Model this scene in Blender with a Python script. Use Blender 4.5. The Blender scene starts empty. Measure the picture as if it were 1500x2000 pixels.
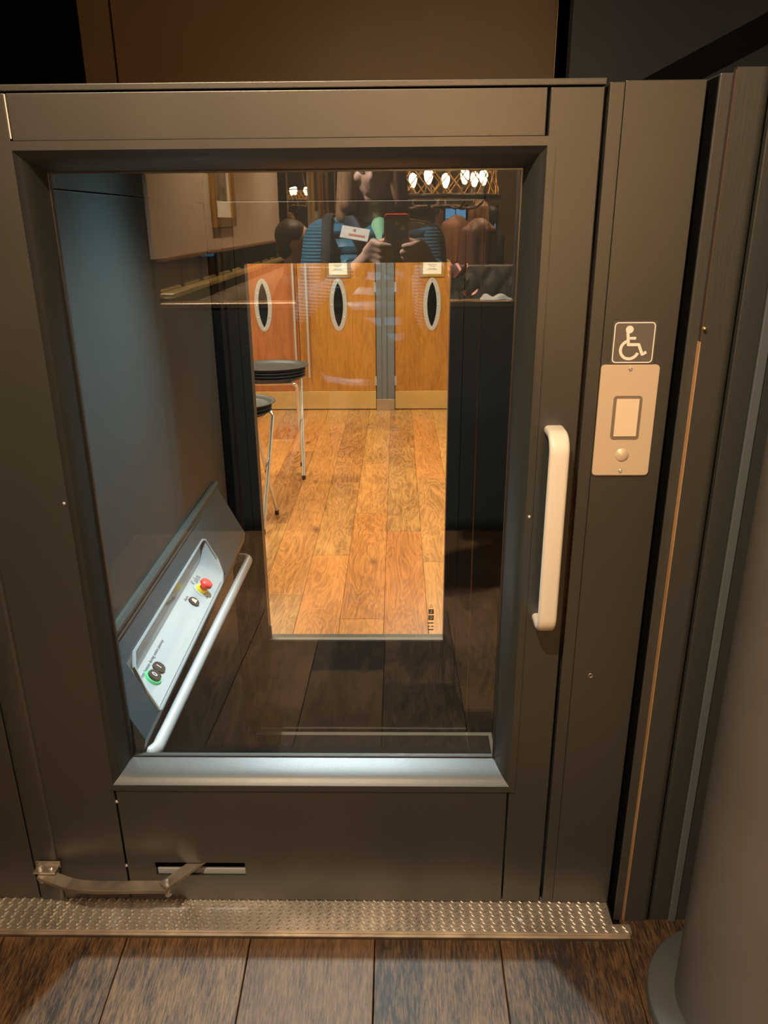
import bpy, bmesh, math, random
from mathutils import Vector, Matrix, Euler
random.seed(7)
S = bpy.context.scene
C = S.collection
PI = math.pi
# ---------------------------------------------------------------- camera, world, exposure
# x to the right, y into the lift, z up; the face of the gate is y = 0, the upper landing z = 0 at the gate
DC, HC = 1.2, 1.30
cam_d = bpy.data.cameras.new('camera')
cam_d.sensor_fit = 'HORIZONTAL'; cam_d.sensor_width = 36.0; cam_d.lens = 36.0 * 1520 / 1500
cam_d.clip_start = 0.01; cam_d.clip_end = 60
cam = bpy.data.objects.new('camera', cam_d); C.objects.link(cam)
R = Matrix(((0.99985242, 0.0017321, 0.0170922), (0.01540498, 0.35000108, -0.93662262), (-0.00760461, 0.93674769, 0.34992275)))
cam.matrix_world = Matrix.Translation((0, -DC, HC)) @ R.to_4x4()
S.camera = cam
vs = S.view_settings
S.display_settings.display_device = 'sRGB'
vs.view_transform = 'Standard'; vs.look = 'None'; vs.exposure = 0.0; vs.gamma = 1.0; vs.use_curve_mapping = False
w = bpy.data.worlds.new('world'); S.world = w; w.use_nodes = True
w.node_tree.nodes['Background'].inputs[0].default_value = (1.0, 0.8, 0.62, 1)
w.node_tree.nodes['Background'].inputs[1].default_value = 0.008
try:
    S.cycles.use_denoising = True
    S.cycles.max_bounces = 10; S.cycles.transparent_max_bounces = 16
    S.cycles.sample_clamp_indirect = 6.0
    S.cycles.caustics_reflective = False; S.cycles.caustics_refractive = False
except Exception:
    pass

# ---------------------------------------------------------------- lamps
WARM = (1.0, 0.75, 0.49); COOL = (0.80, 0.94, 0.97); AMBER = (1.0, 0.66, 0.34)
def spot(name, loc, to, power, col, angle=90, blend=0.5, rad=0.03):
    d = bpy.data.lights.new(name, 'SPOT'); d.energy = power; d.color = col
    d.spot_size = math.radians(angle); d.spot_blend = blend; d.shadow_soft_size = rad
    o = bpy.data.objects.new(name, d); C.objects.link(o); o.location = loc
    o.rotation_euler = (Vector(to) - Vector(loc)).to_track_quat('-Z', 'Y').to_euler(); return o
def area(name, loc, to, power, col, sx, sy):
    d = bpy.data.lights.new(name, 'AREA'); d.energy = power; d.color = col; d.shape = 'RECTANGLE'; d.size = sx; d.size_y = sy
    o = bpy.data.objects.new(name, d); C.objects.link(o); o.location = loc
    o.rotation_euler = (Vector(to) - Vector(loc)).to_track_quat('-Z', 'Y').to_euler(); return o
def point(name, loc, power, col, rad=0.03):
    d = bpy.data.lights.new(name, 'POINT'); d.energy = power; d.color = col; d.shadow_soft_size = rad
    o = bpy.data.objects.new(name, d); C.objects.link(o); o.location = loc; return o
L_KEY = ((-0.50, -1.48, 2.84), (0.32, 0.0, 0.95))
spot('landing_downlight', L_KEY[0], L_KEY[1], 300, WARM, 78, 1.0, 0.022)
spot('cabin_downlight', (-0.20, 0.60, 1.92), (-0.26, 0.20, 0.30), 220, COOL, 66, 0.85, 0.03)
spot('cabin_downlight', (-0.38, 0.52, 2.00), (-0.30, 0.18, 0.30), 30, COOL, 64, 0.65, 0.03)
L_LOW = [(-1.5, 3.2, 2.0), (0.4, 3.2, 2.0), (-1.5, 5.6, 2.0), (0.4, 5.6, 2.0)]
for p in L_LOW:
    area('lower_room_panel', p, (p[0], p[1], 0), 61, (1.0, 0.86, 0.62), 0.6, 0.6)
L_DIN = [(-0.35, -3.3, 2.7), (-0.35, -5.6, 2.7), (1.0, -4.4, 2.7), (1.3, -7.6, 2.7), (-0.2, -8.8, 2.7)]
for p in L_DIN:
    spot('dining_downlight', p, (p[0], p[1], 0), 480, WARM, 112, 0.7, 0.05)
for p in ((-0.2, -4.2, 2.3), (0.9, -7.0, 2.3)):
    area('ceiling_fill_uplight', p, (p[0], p[1], 3.0), 190, (1.0, 0.62, 0.32), 2.4, 2.0)  # added uplights without a fixture, brightening the ceiling for the gate's sheen
spot('half_wall_fill_spot', (0.45, -2.12, 2.8), (0.33, -2.36, 1.0), 150, WARM, 48, 0.8, 0.03)  # extra unseen lamp, added to brighten the lily, napkin and cap rail
spot('front_fill_spot', (-1.2, -0.9, 2.75), (-0.3, -1.6, 1.2), 1150, (1.0, 0.92, 0.82), 70, 0.8, 0.05)  # unseen fill lamp added to light the photographer's jacket and hands

# ---------------------------------------------------------------- materials
def new_mat(name):
    m = bpy.data.materials.new(name); m.use_nodes = True
    nt = m.node_tree; b = nt.nodes['Principled BSDF']; return m, nt, b
def mat(name, col, rough=0.5, metal=0.0, bump=0.0, scale=200.0, var=0.0, vscale=6.0, spec=0.5, coat=0.0, stretch=None, rvar=0.0):
    m, nt, b = new_mat(name)
    b.inputs['Base Color'].default_value = (*col, 1); b.inputs['Roughness'].default_value = rough
    b.inputs['Metallic'].default_value = metal
    b.inputs['Specular IOR Level'].default_value = spec
    if coat: b.inputs['Coat Weight'].default_value = coat; b.inputs['Coat Roughness'].default_value = 0.15
    tc = nt.nodes.new('ShaderNodeTexCoord'); src = tc.outputs['Object']
    if stretch:
        mp = nt.nodes.new('ShaderNodeMapping'); mp.inputs['Scale'].default_value = stretch
        nt.links.new(src, mp.inputs['Vector']); src = mp.outputs['Vector']
    if bump:
        n = nt.nodes.new('ShaderNodeTexNoise'); n.inputs['Scale'].default_value = scale; n.inputs['Detail'].default_value = 3
        nt.links.new(src, n.inputs['Vector'])
        bp = nt.nodes.new('ShaderNodeBump'); bp.inputs['Strength'].default_value = bump; bp.inputs['Distance'].default_value = 0.002
        nt.links.new(n.outputs['Fac'], bp.inputs['Height']); nt.links.new(bp.outputs['Normal'], b.inputs['Normal'])
    if var or rvar:
        n2 = nt.nodes.new('ShaderNodeTexNoise'); n2.inputs['Scale'].default_value = vscale; n2.inputs['Detail'].default_value = 5
        nt.links.new(src, n2.inputs['Vector'])
        if var:
            r = nt.nodes.new('ShaderNodeValToRGB')
            r.color_ramp.elements[0].position = 0.3; r.color_ramp.elements[1].position = 0.7
            r.color_ramp.elements[0].color = (*[c * (1 - var) for c in col], 1)
            r.color_ramp.elements[1].color = (*[min(1, c * (1 + var)) for c in col], 1)
            nt.links.new(n2.outputs['Fac'], r.inputs['Fac']); nt.links.new(r.outputs['Color'], b.inputs['Base Color'])
        if rvar:
            mr = nt.nodes.new('ShaderNodeMapRange'); mr.inputs['To Min'].default_value = rough - rvar; mr.inputs['To Max'].default_value = rough + rvar
            nt.links.new(n2.outputs['Fac'], mr.inputs['Value']); nt.links.new(mr.outputs['Result'], b.inputs['Roughness'])
    return m
def wood(name, dark, light, rough=0.4, scale=1.0, axis='Y', grain=14.0, tint=0.35, bump=0.25, knots=True, ring=5.0, hue=None, mixf=0.75, figure=0.55, lo=0.62, cloud=0.6):
    """oak-like: long wavy figure plus fine pores along one axis, tinted per object"""
    m, nt, b = new_mat(name); N = nt.nodes; Lk = nt.links
    tc = N.new('ShaderNodeTexCoord'); oi = N.new('ShaderNodeObjectInfo')
    off = N.new('ShaderNodeVectorMath'); off.operation = 'SCALE'
    cmb = N.new('ShaderNodeCombineXYZ')
    for i in range(3): Lk.new(oi.outputs['Random'], cmb.inputs[i])
    Lk.new(cmb.outputs[0], off.inputs[0]); off.inputs['Scale'].default_value = 37.0
    add = N.new('ShaderNodeVectorMath'); add.operation = 'ADD'
    Lk.new(tc.outputs['Object'], add.inputs[0]); Lk.new(off.outputs[0], add.inputs[1])
    def mapped(sx):
        mp = N.new('ShaderNodeMapping')
        sc = {'Y': (sx[0], sx[1], sx[0]), 'Z': (sx[0], sx[0], sx[1])}[axis]
        mp.inputs['Scale'].default_value = sc; Lk.new(add.outputs[0], mp.inputs['Vector']); return mp.outputs['Vector']
    n1 = N.new('ShaderNodeTexNoise'); n1.inputs['Scale'].default_value = 1.0 * scale; n1.inputs['Detail'].default_value = 4; n1.inputs['Distortion'].default_value = 1.2
    Lk.new(mapped((6.0, 1.1)), n1.inputs['Vector'])
    mul = N.new('ShaderNodeMath'); mul.operation = 'MULTIPLY'; mul.inputs[1].default_value = ring
    Lk.new(n1.outputs['Fac'], mul.inputs[0])
    fr = N.new('ShaderNodeMath'); fr.operation = 'PINGPONG'; fr.inputs[1].default_value = 0.5
    Lk.new(mul.outputs[0], fr.inputs[0])
    n2 = N.new('ShaderNodeTexNoise'); n2.inputs['Scale'].default_value = grain * scale; n2.inputs['Detail'].default_value = 5; n2.inputs['Roughness'].default_value = 0.7
    Lk.new(mapped((7.0, 0.35)), n2.inputs['Vector'])
    n3 = N.new('ShaderNodeTexNoise'); n3.inputs['Scale'].default_value = 2.2 * scale; n3.inputs['Detail'].default_value = 3
    Lk.new(mapped((1.6, 0.8)), n3.inputs['Vector'])
    a = N.new('ShaderNodeMath'); a.operation = 'MULTIPLY_ADD'; a.inputs[1].default_value = figure
    Lk.new(fr.outputs[0], a.inputs[0]); Lk.new(n2.outputs['Fac'], a.inputs[2])
    a2 = N.new('ShaderNodeMath'); a2.operation = 'MULTIPLY_ADD'; a2.inputs[1].default_value = cloud
    Lk.new(n3.outputs['Fac'], a2.inputs[0]); Lk.new(a.outputs[0], a2.inputs[2])
    a3 = N.new('ShaderNodeMath'); a3.operation = 'MULTIPLY_ADD'; a3.inputs[1].default_value = tint
    Lk.new(oi.outputs['Random'], a3.inputs[0]); Lk.new(a2.outputs[0], a3.inputs[2])
    rp = N.new('ShaderNodeValToRGB')
    hi = lo + mixf
    mr = N.new('ShaderNodeMapRange'); mr.inputs['From Min'].default_value = lo; mr.inputs['From Max'].default_value = hi
    Lk.new(a3.outputs[0], mr.inputs['Value']); Lk.new(mr.outputs['Result'], rp.inputs['Fac'])
    rp.color_ramp.elements[0].color = (*dark, 1); rp.color_ramp.elements[1].color = (*light, 1)
    col = rp.outputs['Color']
    if hue:
        # a second tone chosen per board
        mx = N.new('ShaderNodeMix'); mx.data_type = 'RGBA'; mx.blend_type = 'MULTIPLY'
        wn = N.new('ShaderNodeTexWhiteNoise'); wn.noise_dimensions = '1D'; Lk.new(oi.outputs['Random'], wn.inputs['W'])
        Lk.new(wn.outputs['Value'], mx.inputs['Factor']); Lk.new(col, mx.inputs['A']); mx.inputs['B'].default_value = (*hue, 1)
        col = mx.outputs['Result']
    if knots:
        v = N.new('ShaderNodeTexVoronoi'); v.inputs['Scale'].default_value = 1.5 * scale
        Lk.new(mapped((2.4, 1.1)), v.inputs['Vector'])
        km = N.new('ShaderNodeMapRange'); km.inputs['From Min'].default_value = 0.015; km.inputs['From Max'].default_value = 0.12
        Lk.new(v.outputs['Distance'], km.inputs['Value'])
        mx2 = N.new('ShaderNodeMix'); mx2.data_type = 'RGBA'
        Lk.new(km.outputs['Result'], mx2.inputs['Factor']); mx2.inputs['A'].default_value = (*[c * 0.85 for c in dark], 1); Lk.new(col, mx2.inputs['B'])
        col = mx2.outputs['Result']
    Lk.new(col, b.inputs['Base Color']); b.inputs['Roughness'].default_value = rough
    if bump:
        bp = N.new('ShaderNodeBump'); bp.inputs['Strength'].default_value = bump; bp.inputs['Distance'].default_value = 0.002
        Lk.new(n2.outputs['Fac'], bp.inputs['Height']); Lk.new(bp.outputs['Normal'], b.inputs['Normal'])
    return m
def glass(name, base=0.055, edge=0.7, rough=0.0, tint=(0.97, 0.985, 0.98)):
    """clear flat pane: passes light straight through, mirrors a little, more at a slant"""
    m = bpy.data.materials.new(name); m.use_nodes = True; nt = m.node_tree; nt.nodes.clear()
    o = nt.nodes.new('ShaderNodeOutputMaterial'); mx = nt.nodes.new('ShaderNodeMixShader')
    t = nt.nodes.new('ShaderNodeBsdfTransparent'); t.inputs[0].default_value = (*tint, 1)
    g = nt.nodes.new('ShaderNodeBsdfGlossy'); g.inputs['Roughness'].default_value = rough; g.inputs['Color'].default_value = (1, 1, 1, 1)
    lw = nt.nodes.new('ShaderNodeLayerWeight'); lw.inputs['Blend'].default_value = 0.5
    p = nt.nodes.new('ShaderNodeMath'); p.operation = 'POWER'; p.inputs[1].default_value = 4.0
    nt.links.new(lw.outputs['Facing'], p.inputs[0])
    ma = nt.nodes.new('ShaderNodeMath'); ma.operation = 'MULTIPLY_ADD'; ma.inputs[1].default_value = edge; ma.inputs[2].default_value = base
    nt.links.new(p.outputs[0], ma.inputs[0]); nt.links.new(ma.outputs[0], mx.inputs[0])
    nt.links.new(t.outputs[0], mx.inputs[1]); nt.links.new(g.outputs[0], mx.inputs[2]); nt.links.new(mx.outputs[0], o.inputs['Surface'])
    return m
def emit(name, col, s):
    m, nt, b = new_mat(name); b.inputs['Base Color'].default_value = (*col, 1)
    b.inputs['Emission Color'].default_value = (*col, 1); b.inputs['Emission Strength'].default_value = s; return m

PAINT = mat('charcoal_powder_coat', (0.032, 0.034, 0.0315), 0.38, bump=0.12, scale=900, rvar=0.05, vscale=9, spec=1.0)
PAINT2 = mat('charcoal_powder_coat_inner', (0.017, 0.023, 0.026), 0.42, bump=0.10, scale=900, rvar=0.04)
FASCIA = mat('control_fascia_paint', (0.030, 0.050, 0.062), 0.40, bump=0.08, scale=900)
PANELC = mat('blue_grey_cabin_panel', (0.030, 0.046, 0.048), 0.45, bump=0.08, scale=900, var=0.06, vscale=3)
TRIMW = mat('painted_timber', (0.045, 0.046, 0.044), 0.45, bump=0.12, scale=40, stretch=(9, 9, 0.5), rvar=0.04)
BLACK = mat('black_gap', (0.004, 0.004, 0.004), 0.9, spec=0.05)
DARKWALL = mat('dark_wall', (0.018, 0.018, 0.019), 0.7, bump=0.1, scale=60)
BROWNP = mat('bronze_brown_panel', (0.120, 0.085, 0.050), 0.5, bump=0.08, scale=500, var=0.08, vscale=3)
SOFFIT = mat('slate_soffit_paint', (0.028, 0.036, 0.046), 0.7, var=0.06)
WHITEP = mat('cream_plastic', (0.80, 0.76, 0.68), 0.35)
EDGE = mat('pale_edge_strip', (0.80, 0.84, 0.86), 0.4)
BEAD = mat('grey_bead', (0.22, 0.21, 0.19), 0.5)
RAILM = mat('pale_grey_rail', (0.44, 0.47, 0.49), 0.33)
CONSOLE = mat('silver_console', (0.36, 0.40, 0.42), 0.30, bump=0.03, scale=900)
ALU = mat('satin_aluminium', (0.66, 0.67, 0.67), 0.34, 0.75)
STEEL = mat('brushed_steel', (0.62, 0.58, 0.52), 0.34, 1.0, bump=0.10, scale=60, stretch=(14, 1, 14), rvar=0.06)
STEELW = mat('worn_mild_steel', (0.48, 0.43, 0.37), 0.48, 1.0, bump=0.25, scale=60, var=0.35, vscale=14)
CHROME = mat('chrome', (0.80, 0.80, 0.80), 0.14, 0.75)
BRASS = mat('brass', (0.86, 0.70, 0.30), 0.34, 0.85, var=0.10, vscale=3, rvar=0.08)
BRONZE = mat('bronze_cap', (0.52, 0.40, 0.27), 0.30, 1.0, rvar=0.08)
TREAD = mat('tread_steel', (0.62, 0.58, 0.52), 0.52, 1.0, bump=0.25, scale=80, var=0.25, vscale=10)
PLATE = mat('beige_switch_plate', (0.72, 0.60, 0.45), 0.32, 0.25)
ROCK = mat('beige_rocker', (0.78, 0.66, 0.49), 0.35)
SIGNB = mat('sign_brown', (0.13, 0.115, 0.105), 0.4)
SIGNE = mat('sign_clear_edge', (0.085, 0.083, 0.078), 0.3)
SIGNW = mat('sign_white', (0.86, 0.82, 0.74), 0.45)
RED = mat('stop_red', (0.78, 0.05, 0.05), 0.3)
YEL = mat('stop_yellow', (0.85, 0.68, 0.03), 0.4)
BLKP = mat('black_plastic', (0.028, 0.026, 0.025), 0.3)
BELL = mat('bell_yellow', (0.86, 0.76, 0.42), 0.4)
GREEN = emit('lit_green_ring', (0.10, 0.55, 0.22), 0.5)
INK = mat('grey_print', (0.16, 0.17, 0.18), 0.5)
WHT = mat('white_print', (0.9, 0.9, 0.88), 0.4)
RAWOOD = wood('raw_softwood', (0.38, 0.20, 0.08), (0.66, 0.40, 0.20), 0.65, axis='Z', knots=False, tint=0.1)
OAKF = wood('dark_oak_floor', (0.020, 0.011, 0.006), (0.50, 0.27, 0.105), 0.55, axis='Y', grain=44, tint=0.24, bump=0.25, ring=7, hue=(0.62, 0.62, 0.66), mixf=0.74, figure=0.22, lo=0.62, cloud=0.32)
OAKL = wood('golden_oak_floor', (0.15, 0.052, 0.010), (0.68, 0.35, 0.105), 0.32, axis='Y', grain=14, tint=0.36, bump=0.12, ring=12, hue=(0.92, 0.66, 0.50), mixf=0.85, figure=0.7)
DOORW = wood('oak_veneer', (0.30, 0.120, 0.020), (0.58, 0.27, 0.055), 0.32, axis='Z', grain=10, tint=0.15, bump=0.05, knots=False, ring=8, mixf=1.0)
DOORR = wood('red_oak_veneer', (0.28, 0.085, 0.022), (0.50, 0.185, 0.060), 0.32, axis='Z', grain=10, tint=0.1, bump=0.05, knots=False, ring=6, mixf=1.0)
FRAMEG = mat('grey_frame_paint', (0.135, 0.145, 0.16), 0.45)
GLASS = glass('clear_safety_glass', 0.064)
GLASS2 = glass('clear_door_glass', 0.03)
PSTEEL = mat('porthole_steel', (0.50, 0.50, 0.50), 0.35, 0.35, rvar=0.06)
PORT = mat('porthole_glass', (0.010, 0.011, 0.012), 0.06)
TRAYM = mat('black_tray', (0.028, 0.026, 0.025), 0.5, bump=0.2, scale=500)
STRAP = mat('black_webbing', (0.015, 0.015, 0.015), 0.8)
TAUPE = mat('taupe_wall', (0.44, 0.355, 0.28), 0.65, bump=0.15, scale=12, stretch=(8, 8, 0.6), var=0.05, vscale=4)
CREAM = mat('cream_wall', (0.60, 0.53, 0.43), 0.7)
UPH = mat('olive_brown_velvet', (0.12, 0.095, 0.065), 0.75, bump=0.2, scale=400, var=0.15)
NAVY = mat('dark_navy_panel', (0.005, 0.007, 0.009), 0.5, spec=0.3)
GOLD = mat('gilt_frame', (0.72, 0.46, 0.13), 0.34, 1.0, bump=0.4, scale=90)
GOLDW = mat('gold_wire', (0.90, 0.62, 0.25), 0.40, 1.0)
IRON = mat('black_iron', (0.02, 0.019, 0.018), 0.4, 0.6)
PAPER = mat('paper_cream', (0.80, 0.76, 0.68), 0.6)
BULB = emit('lamp_glow', (1.0, 0.56, 0.21), 460)
MIRROR = mat('smoked_mirror', (0.14, 0.13, 0.12), 0.05, 1.0)
CEIL = mat('ceiling_paint', (0.62, 0.52, 0.40), 0.8)
SKIN = mat('skin', (0.66, 0.40, 0.30), 0.5, var=0.06, vscale=20)
HAIRG = mat('ginger_blond_hair', (0.30, 0.16, 0.08), 0.45, bump=0.6, scale=60, stretch=(6, 6, 0.7), var=0.35, vscale=30)
HAIRB = mat('brown_hair', (0.12, 0.055, 0.03), 0.45, bump=0.6, scale=60, stretch=(6, 6, 0.7), var=0.3, vscale=30)
HAIRA = mat('auburn_hair', (0.15, 0.06, 0.032), 0.45, bump=0.6, scale=60, stretch=(6, 6, 0.7), var=0.3, vscale=30)
HAIRK = mat('black_hair', (0.015, 0.012, 0.010), 0.45, bump=0.6, scale=60, stretch=(6, 6, 0.7))
def quilted(name, col, pitch, depth, rough=0.45):
    m, nt, b = new_mat(name); b.inputs['Base Color'].default_value = (*col, 1); b.inputs['Roughness'].default_value = rough
    tc = nt.nodes.new('ShaderNodeTexCoord'); sp = nt.nodes.new('ShaderNodeSeparateXYZ'); nt.links.new(tc.outputs['Object'], sp.inputs[0])
    ns = nt.nodes.new('ShaderNodeTexNoise'); ns.inputs['Scale'].default_value = 9; nt.links.new(tc.outputs['Object'], ns.inputs['Vector'])
    ad = nt.nodes.new('ShaderNodeMath'); ad.operation = 'MULTIPLY_ADD'; ad.inputs[1].default_value = pitch * 0.35; nt.links.new(ns.outputs['Fac'], ad.inputs[0]); nt.links.new(sp.outputs['Z'], ad.inputs[2])
    pp = nt.nodes.new('ShaderNodeMath'); pp.operation = 'PINGPONG'; pp.inputs[1].default_value = pitch / 2; nt.links.new(ad.outputs[0], pp.inputs[0])
    sq = nt.nodes.new('ShaderNodeMath'); sq.operation = 'POWER'; sq.inputs[1].default_value = 0.5; nt.links.new(pp.outputs[0], sq.inputs[0])
    bp = nt.nodes.new('ShaderNodeBump'); bp.inputs['Strength'].default_value = 1.0; bp.inputs['Distance'].default_value = depth
    nt.links.new(sq.outputs[0], bp.inputs['Height']); nt.links.new(bp.outputs['Normal'], b.inputs['Normal']); return m
TEAL = quilted('teal_quilted_nylon', (0.030, 0.150, 0.245), 0.052, 0.18)
TEALR = quilted('teal_ribbed_knit', (0.022, 0.115, 0.185), 0.011, 0.05, 0.7)
JEANS = mat('dark_denim', (0.025, 0.032, 0.05), 0.8, bump=0.3, scale=500)
MINT = mat('mint_shirt', (0.28, 0.62, 0.36), 0.7)
GREYC = mat('grey_cloth', (0.17, 0.17, 0.18), 0.8, bump=0.2, scale=300)
BLKC = mat('black_cloth', (0.02, 0.02, 0.022), 0.8, bump=0.2, scale=300)
BRNC = mat('brown_cloth', (0.15, 0.10, 0.07), 0.8, bump=0.2, scale=300)
TANC = mat('tan_cloth', (0.45, 0.34, 0.24), 0.8, bump=0.2, scale=300)
PHONER = mat('red_phone_case', (0.65, 0.035, 0.04), 0.35)
PHONEK = mat('black_phone_back', (0.012, 0.012, 0.013), 0.12)
PINK = mat('pink_petal', (0.92, 0.46, 0.42), 0.55, var=0.15, vscale=30)
LEAF = mat('dark_leaf', (0.03, 0.06, 0.025), 0.5)
LINEN = mat('white_linen', (0.80, 0.76, 0.66), 0.8, bump=0.2, scale=300)
DAYL = emit('daylit_window', (0.16, 0.52, 0.95), 2.6)
ART1 = mat('picture_print', (0.30, 0.24, 0.18), 0.08, var=0.5, vscale=7)

# ---------------------------------------------------------------- geometry helpers
class MB:
    def __init__(s): s.v = []; s.f = []; s.sm = []
    def add(s, vs_, fs, smooth=False):
        b = len(s.v); s.v += [Vector(v) for v in vs_]; s.f += [tuple(i + b for i in f) for f in fs]; s.sm += [smooth] * len(fs); return s
    def box(s, x0, x1, y0, y1, z0, z1, bv=0.0):
        if bv <= 0:
            return s.add([(x0, y0, z0), (x1, y0, z0), (x1, y1, z0), (x0, y1, z0), (x0, y0, z1), (x1, y0, z1), (x1, y1, z1), (x0, y1, z1)],
                         [(0, 3, 2, 1), (4, 5, 6, 7), (0, 1, 5, 4), (1, 2, 6, 5), (2, 3, 7, 6), (3, 0, 4, 7)])
        bm = bmesh.new(); bmesh.ops.create_cube(bm, size=1)
        for v in bm.verts:
            v.co = Vector(((x0 + x1) / 2 + v.co.x * (x1 - x0), (y0 + y1) / 2 + v.co.y * (y1 - y0), (z0 + z1) / 2 + v.co.z * (z1 - z0)))
        bv = min(bv, 0.49 * min(x1 - x0, y1 - y0, z1 - z0))
        bmesh.ops.bevel(bm, geom=bm.edges[:], offset=bv, segments=2, profile=0.5, affect='EDGES')
        return s.bm(bm)
    def bm(s, bm, smooth=False):
        bm.verts.index_update(); s.add([v.co.copy() for v in bm.verts], [tuple(v.index for v in f.verts) for f in bm.faces], smooth); bm.free(); return s
    def prism(s, pts, y0, y1, axis='Y', smooth=False):
        """pts: 2D polygon, extruded along an axis. axis Y: pts are (x, z); X: (y, z); Z: (x, y)"""
        n = len(pts)
        mk = {'Y': lambda p, t: (p[0], t, p[1]), 'X': lambda p, t: (t, p[0], p[1]), 'Z': lambda p, t: (p[0], p[1], t)}[axis]
        vs_ = [mk(p, y0) for p in pts] + [mk(p, y1) for p in pts]
        s.add(vs_, [tuple(range(n)), tuple(range(2 * n - 1, n - 1, -1))]); 
        return s.add(vs_, [(i, i + n, (i + 1) % n + n, (i + 1) % n) for i in range(n)], smooth)
    def ring(s, outer, inner, y0, y1, axis='Y'):
        n = len(outer)
        mk = {'Y': lambda p, t: (p[0], t, p[1]), 'X': lambda p, t: (t, p[0], p[1]), 'Z': lambda p, t: (p[0], p[1], t)}[axis]
        V = [mk(p, y0) for p in outer] + [mk(p, y0) for p in inner] + [mk(p, y1) for p in outer] + [mk(p, y1) for p in inner]
        F = []
        for i in range(n):
            j = (i + 1) % n
            F += [(i, j, n + j, n + i), (2 * n + i, 3 * n + i, 3 * n + j, 2 * n + j), (i, 2 * n + i, 2 * n + j, j), (n + i, n + j, 3 * n + j, 3 * n + i)]
        return s.add(V, F)
    def tube(s, pts, r, seg=12, cap=True, ry=None, up=(0, 0, 1)):
        """round (or oval) bar along a polyline; r one number or one per point"""
        pts = [Vector(p) for p in pts]; n = len(pts); rs = r if isinstance(r, (list, tuple)) else [r] * n
        rings = []; ref = Vector(up); pu = None
        for i, p in enumerate(pts):
            t = (pts[min(i + 1, n - 1)] - pts[max(i - 1, 0)]).normalized()
            if pu is None:
                u = ref - t * ref.dot(t)
                if u.length < 1e-3: u = Vector((1, 0, 0)) - t * t.x
                u.normalize()
            else:
                u = pu - t * pu.dot(t); u.normalize()
            pu = u; v = t.cross(u)
            k = 1.0
            if 0 < i < n - 1:
                c = (pts[i] - pts[i - 1]).normalized().dot((pts[i + 1] - pts[i]).normalized()); k = 1 / max(0.5, math.sqrt((1 + c) / 2)) if c > -0.9 else 1
            a = rs[i]; b = (ry if ry else a)
            rings.append([p + u * (math.cos(2 * PI * j / seg) * a) + v * (math.sin(2 * PI * j / seg) * b) for j in range(seg)])
        V = [q for rg in rings for q in rg]; F = []
        for i in range(n - 1):
            for j in range(seg):
                k = (j + 1) % seg; F.append((i * seg + j, i * seg + k, (i + 1) * seg + k, (i + 1) * seg + j))
        s.add(V, F, True)
        if cap: s.add(rings[0], [tuple(range(seg - 1, -1, -1))]); s.add(rings[-1], [tuple(range(seg))])
        return s
    def sweep(s, pts, prof, ref=(1, 0, 0), smooth=False, closed_prof=True):
        """profile (a along ref, b along the normal) swept along a polyline that stays square to ref"""
        pts = [Vector(p) for p in pts]; n = len(pts); ref = Vector(ref); m = len(prof); V = []
        for i, p in enumerate(pts):
            t0 = (pts[i] - pts[i - 1]).normalized() if i else None; t1 = (pts[i + 1] - pts[i]).normalized() if i < n - 1 else None
            t = ((t0 or t1) + (t1 or t0)).normalized()
            nn = t.cross(ref).normalized(); k = 1.0 / max(0.4, t.dot(t0 or t1))
            V += [p + ref * a + nn * (b * k) for a, b in prof]
        F = [(i * m + j, i * m + (j + 1) % m, (i + 1) * m + (j + 1) % m, (i + 1) * m + j) for i in range(n - 1) for j in range(m)]
        s.add(V, F, smooth); s.add(V[:m], [tuple(range(m - 1, -1, -1))]); return s.add(V[-m:], [tuple(range(m))])
    def lathe(s, prof, loc=(0, 0, 0), axis='Z', seg=32, smooth=True):
        """prof: (radius, height)"""
        loc = Vector(loc); n = len(prof); V = []
        for r, h in prof:
            for j in range(seg):
                a = 2 * PI * j / seg; c, d = r * math.cos(a), r * math.sin(a)
                V.append(loc + Vector({'Z': (c, d, h), 'Y': (c, h, d), 'X': (h, c, d)}[axis]))
        F = [(i * seg + j, i * seg + (j + 1) % seg, (i + 1) * seg + (j + 1) % seg, (i + 1) * seg + j) for i in range(n - 1) for j in range(seg)]
        s.add(V, F, smooth)
        if prof[0][0] > 1e-6: s.add(V[:seg], [tuple(range(seg))])
        if prof[-1][0] > 1e-6: s.add(V[-seg:], [tuple(range(seg))])
        return s
    def ball(s, c, r, seg=12, rings=8, M=None):
        c = Vector(c); r = r if isinstance(r, (tuple, list)) else (r, r, r); V = []
        for i in range(1, rings):
            th = PI * i / rings
            for j in range(seg):
                a = 2 * PI * j / seg; V.append(Vector((r[0] * math.sin(th) * math.cos(a), r[1] * math.sin(th) * math.sin(a), r[2] * math.cos(th))))
        V += [Vector((0, 0, r[2])), Vector((0, 0, -r[2]))]
        if M: V = [M @ v for v in V]
        V = [c + v for v in V]; t, b = len(V) - 2, len(V) - 1
        F = [(i * seg + j, (i + 1) * seg + j, (i + 1) * seg + (j + 1) % seg, i * seg + (j + 1) % seg) for i in range(rings - 2) for j in range(seg)]
        F += [(t, j, (j + 1) % seg) for j in range(seg)] + [(b, (rings - 2) * seg + (j + 1) % seg, (rings - 2) * seg + j) for j in range(seg)]
        return s.add(V, F, True)
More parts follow.
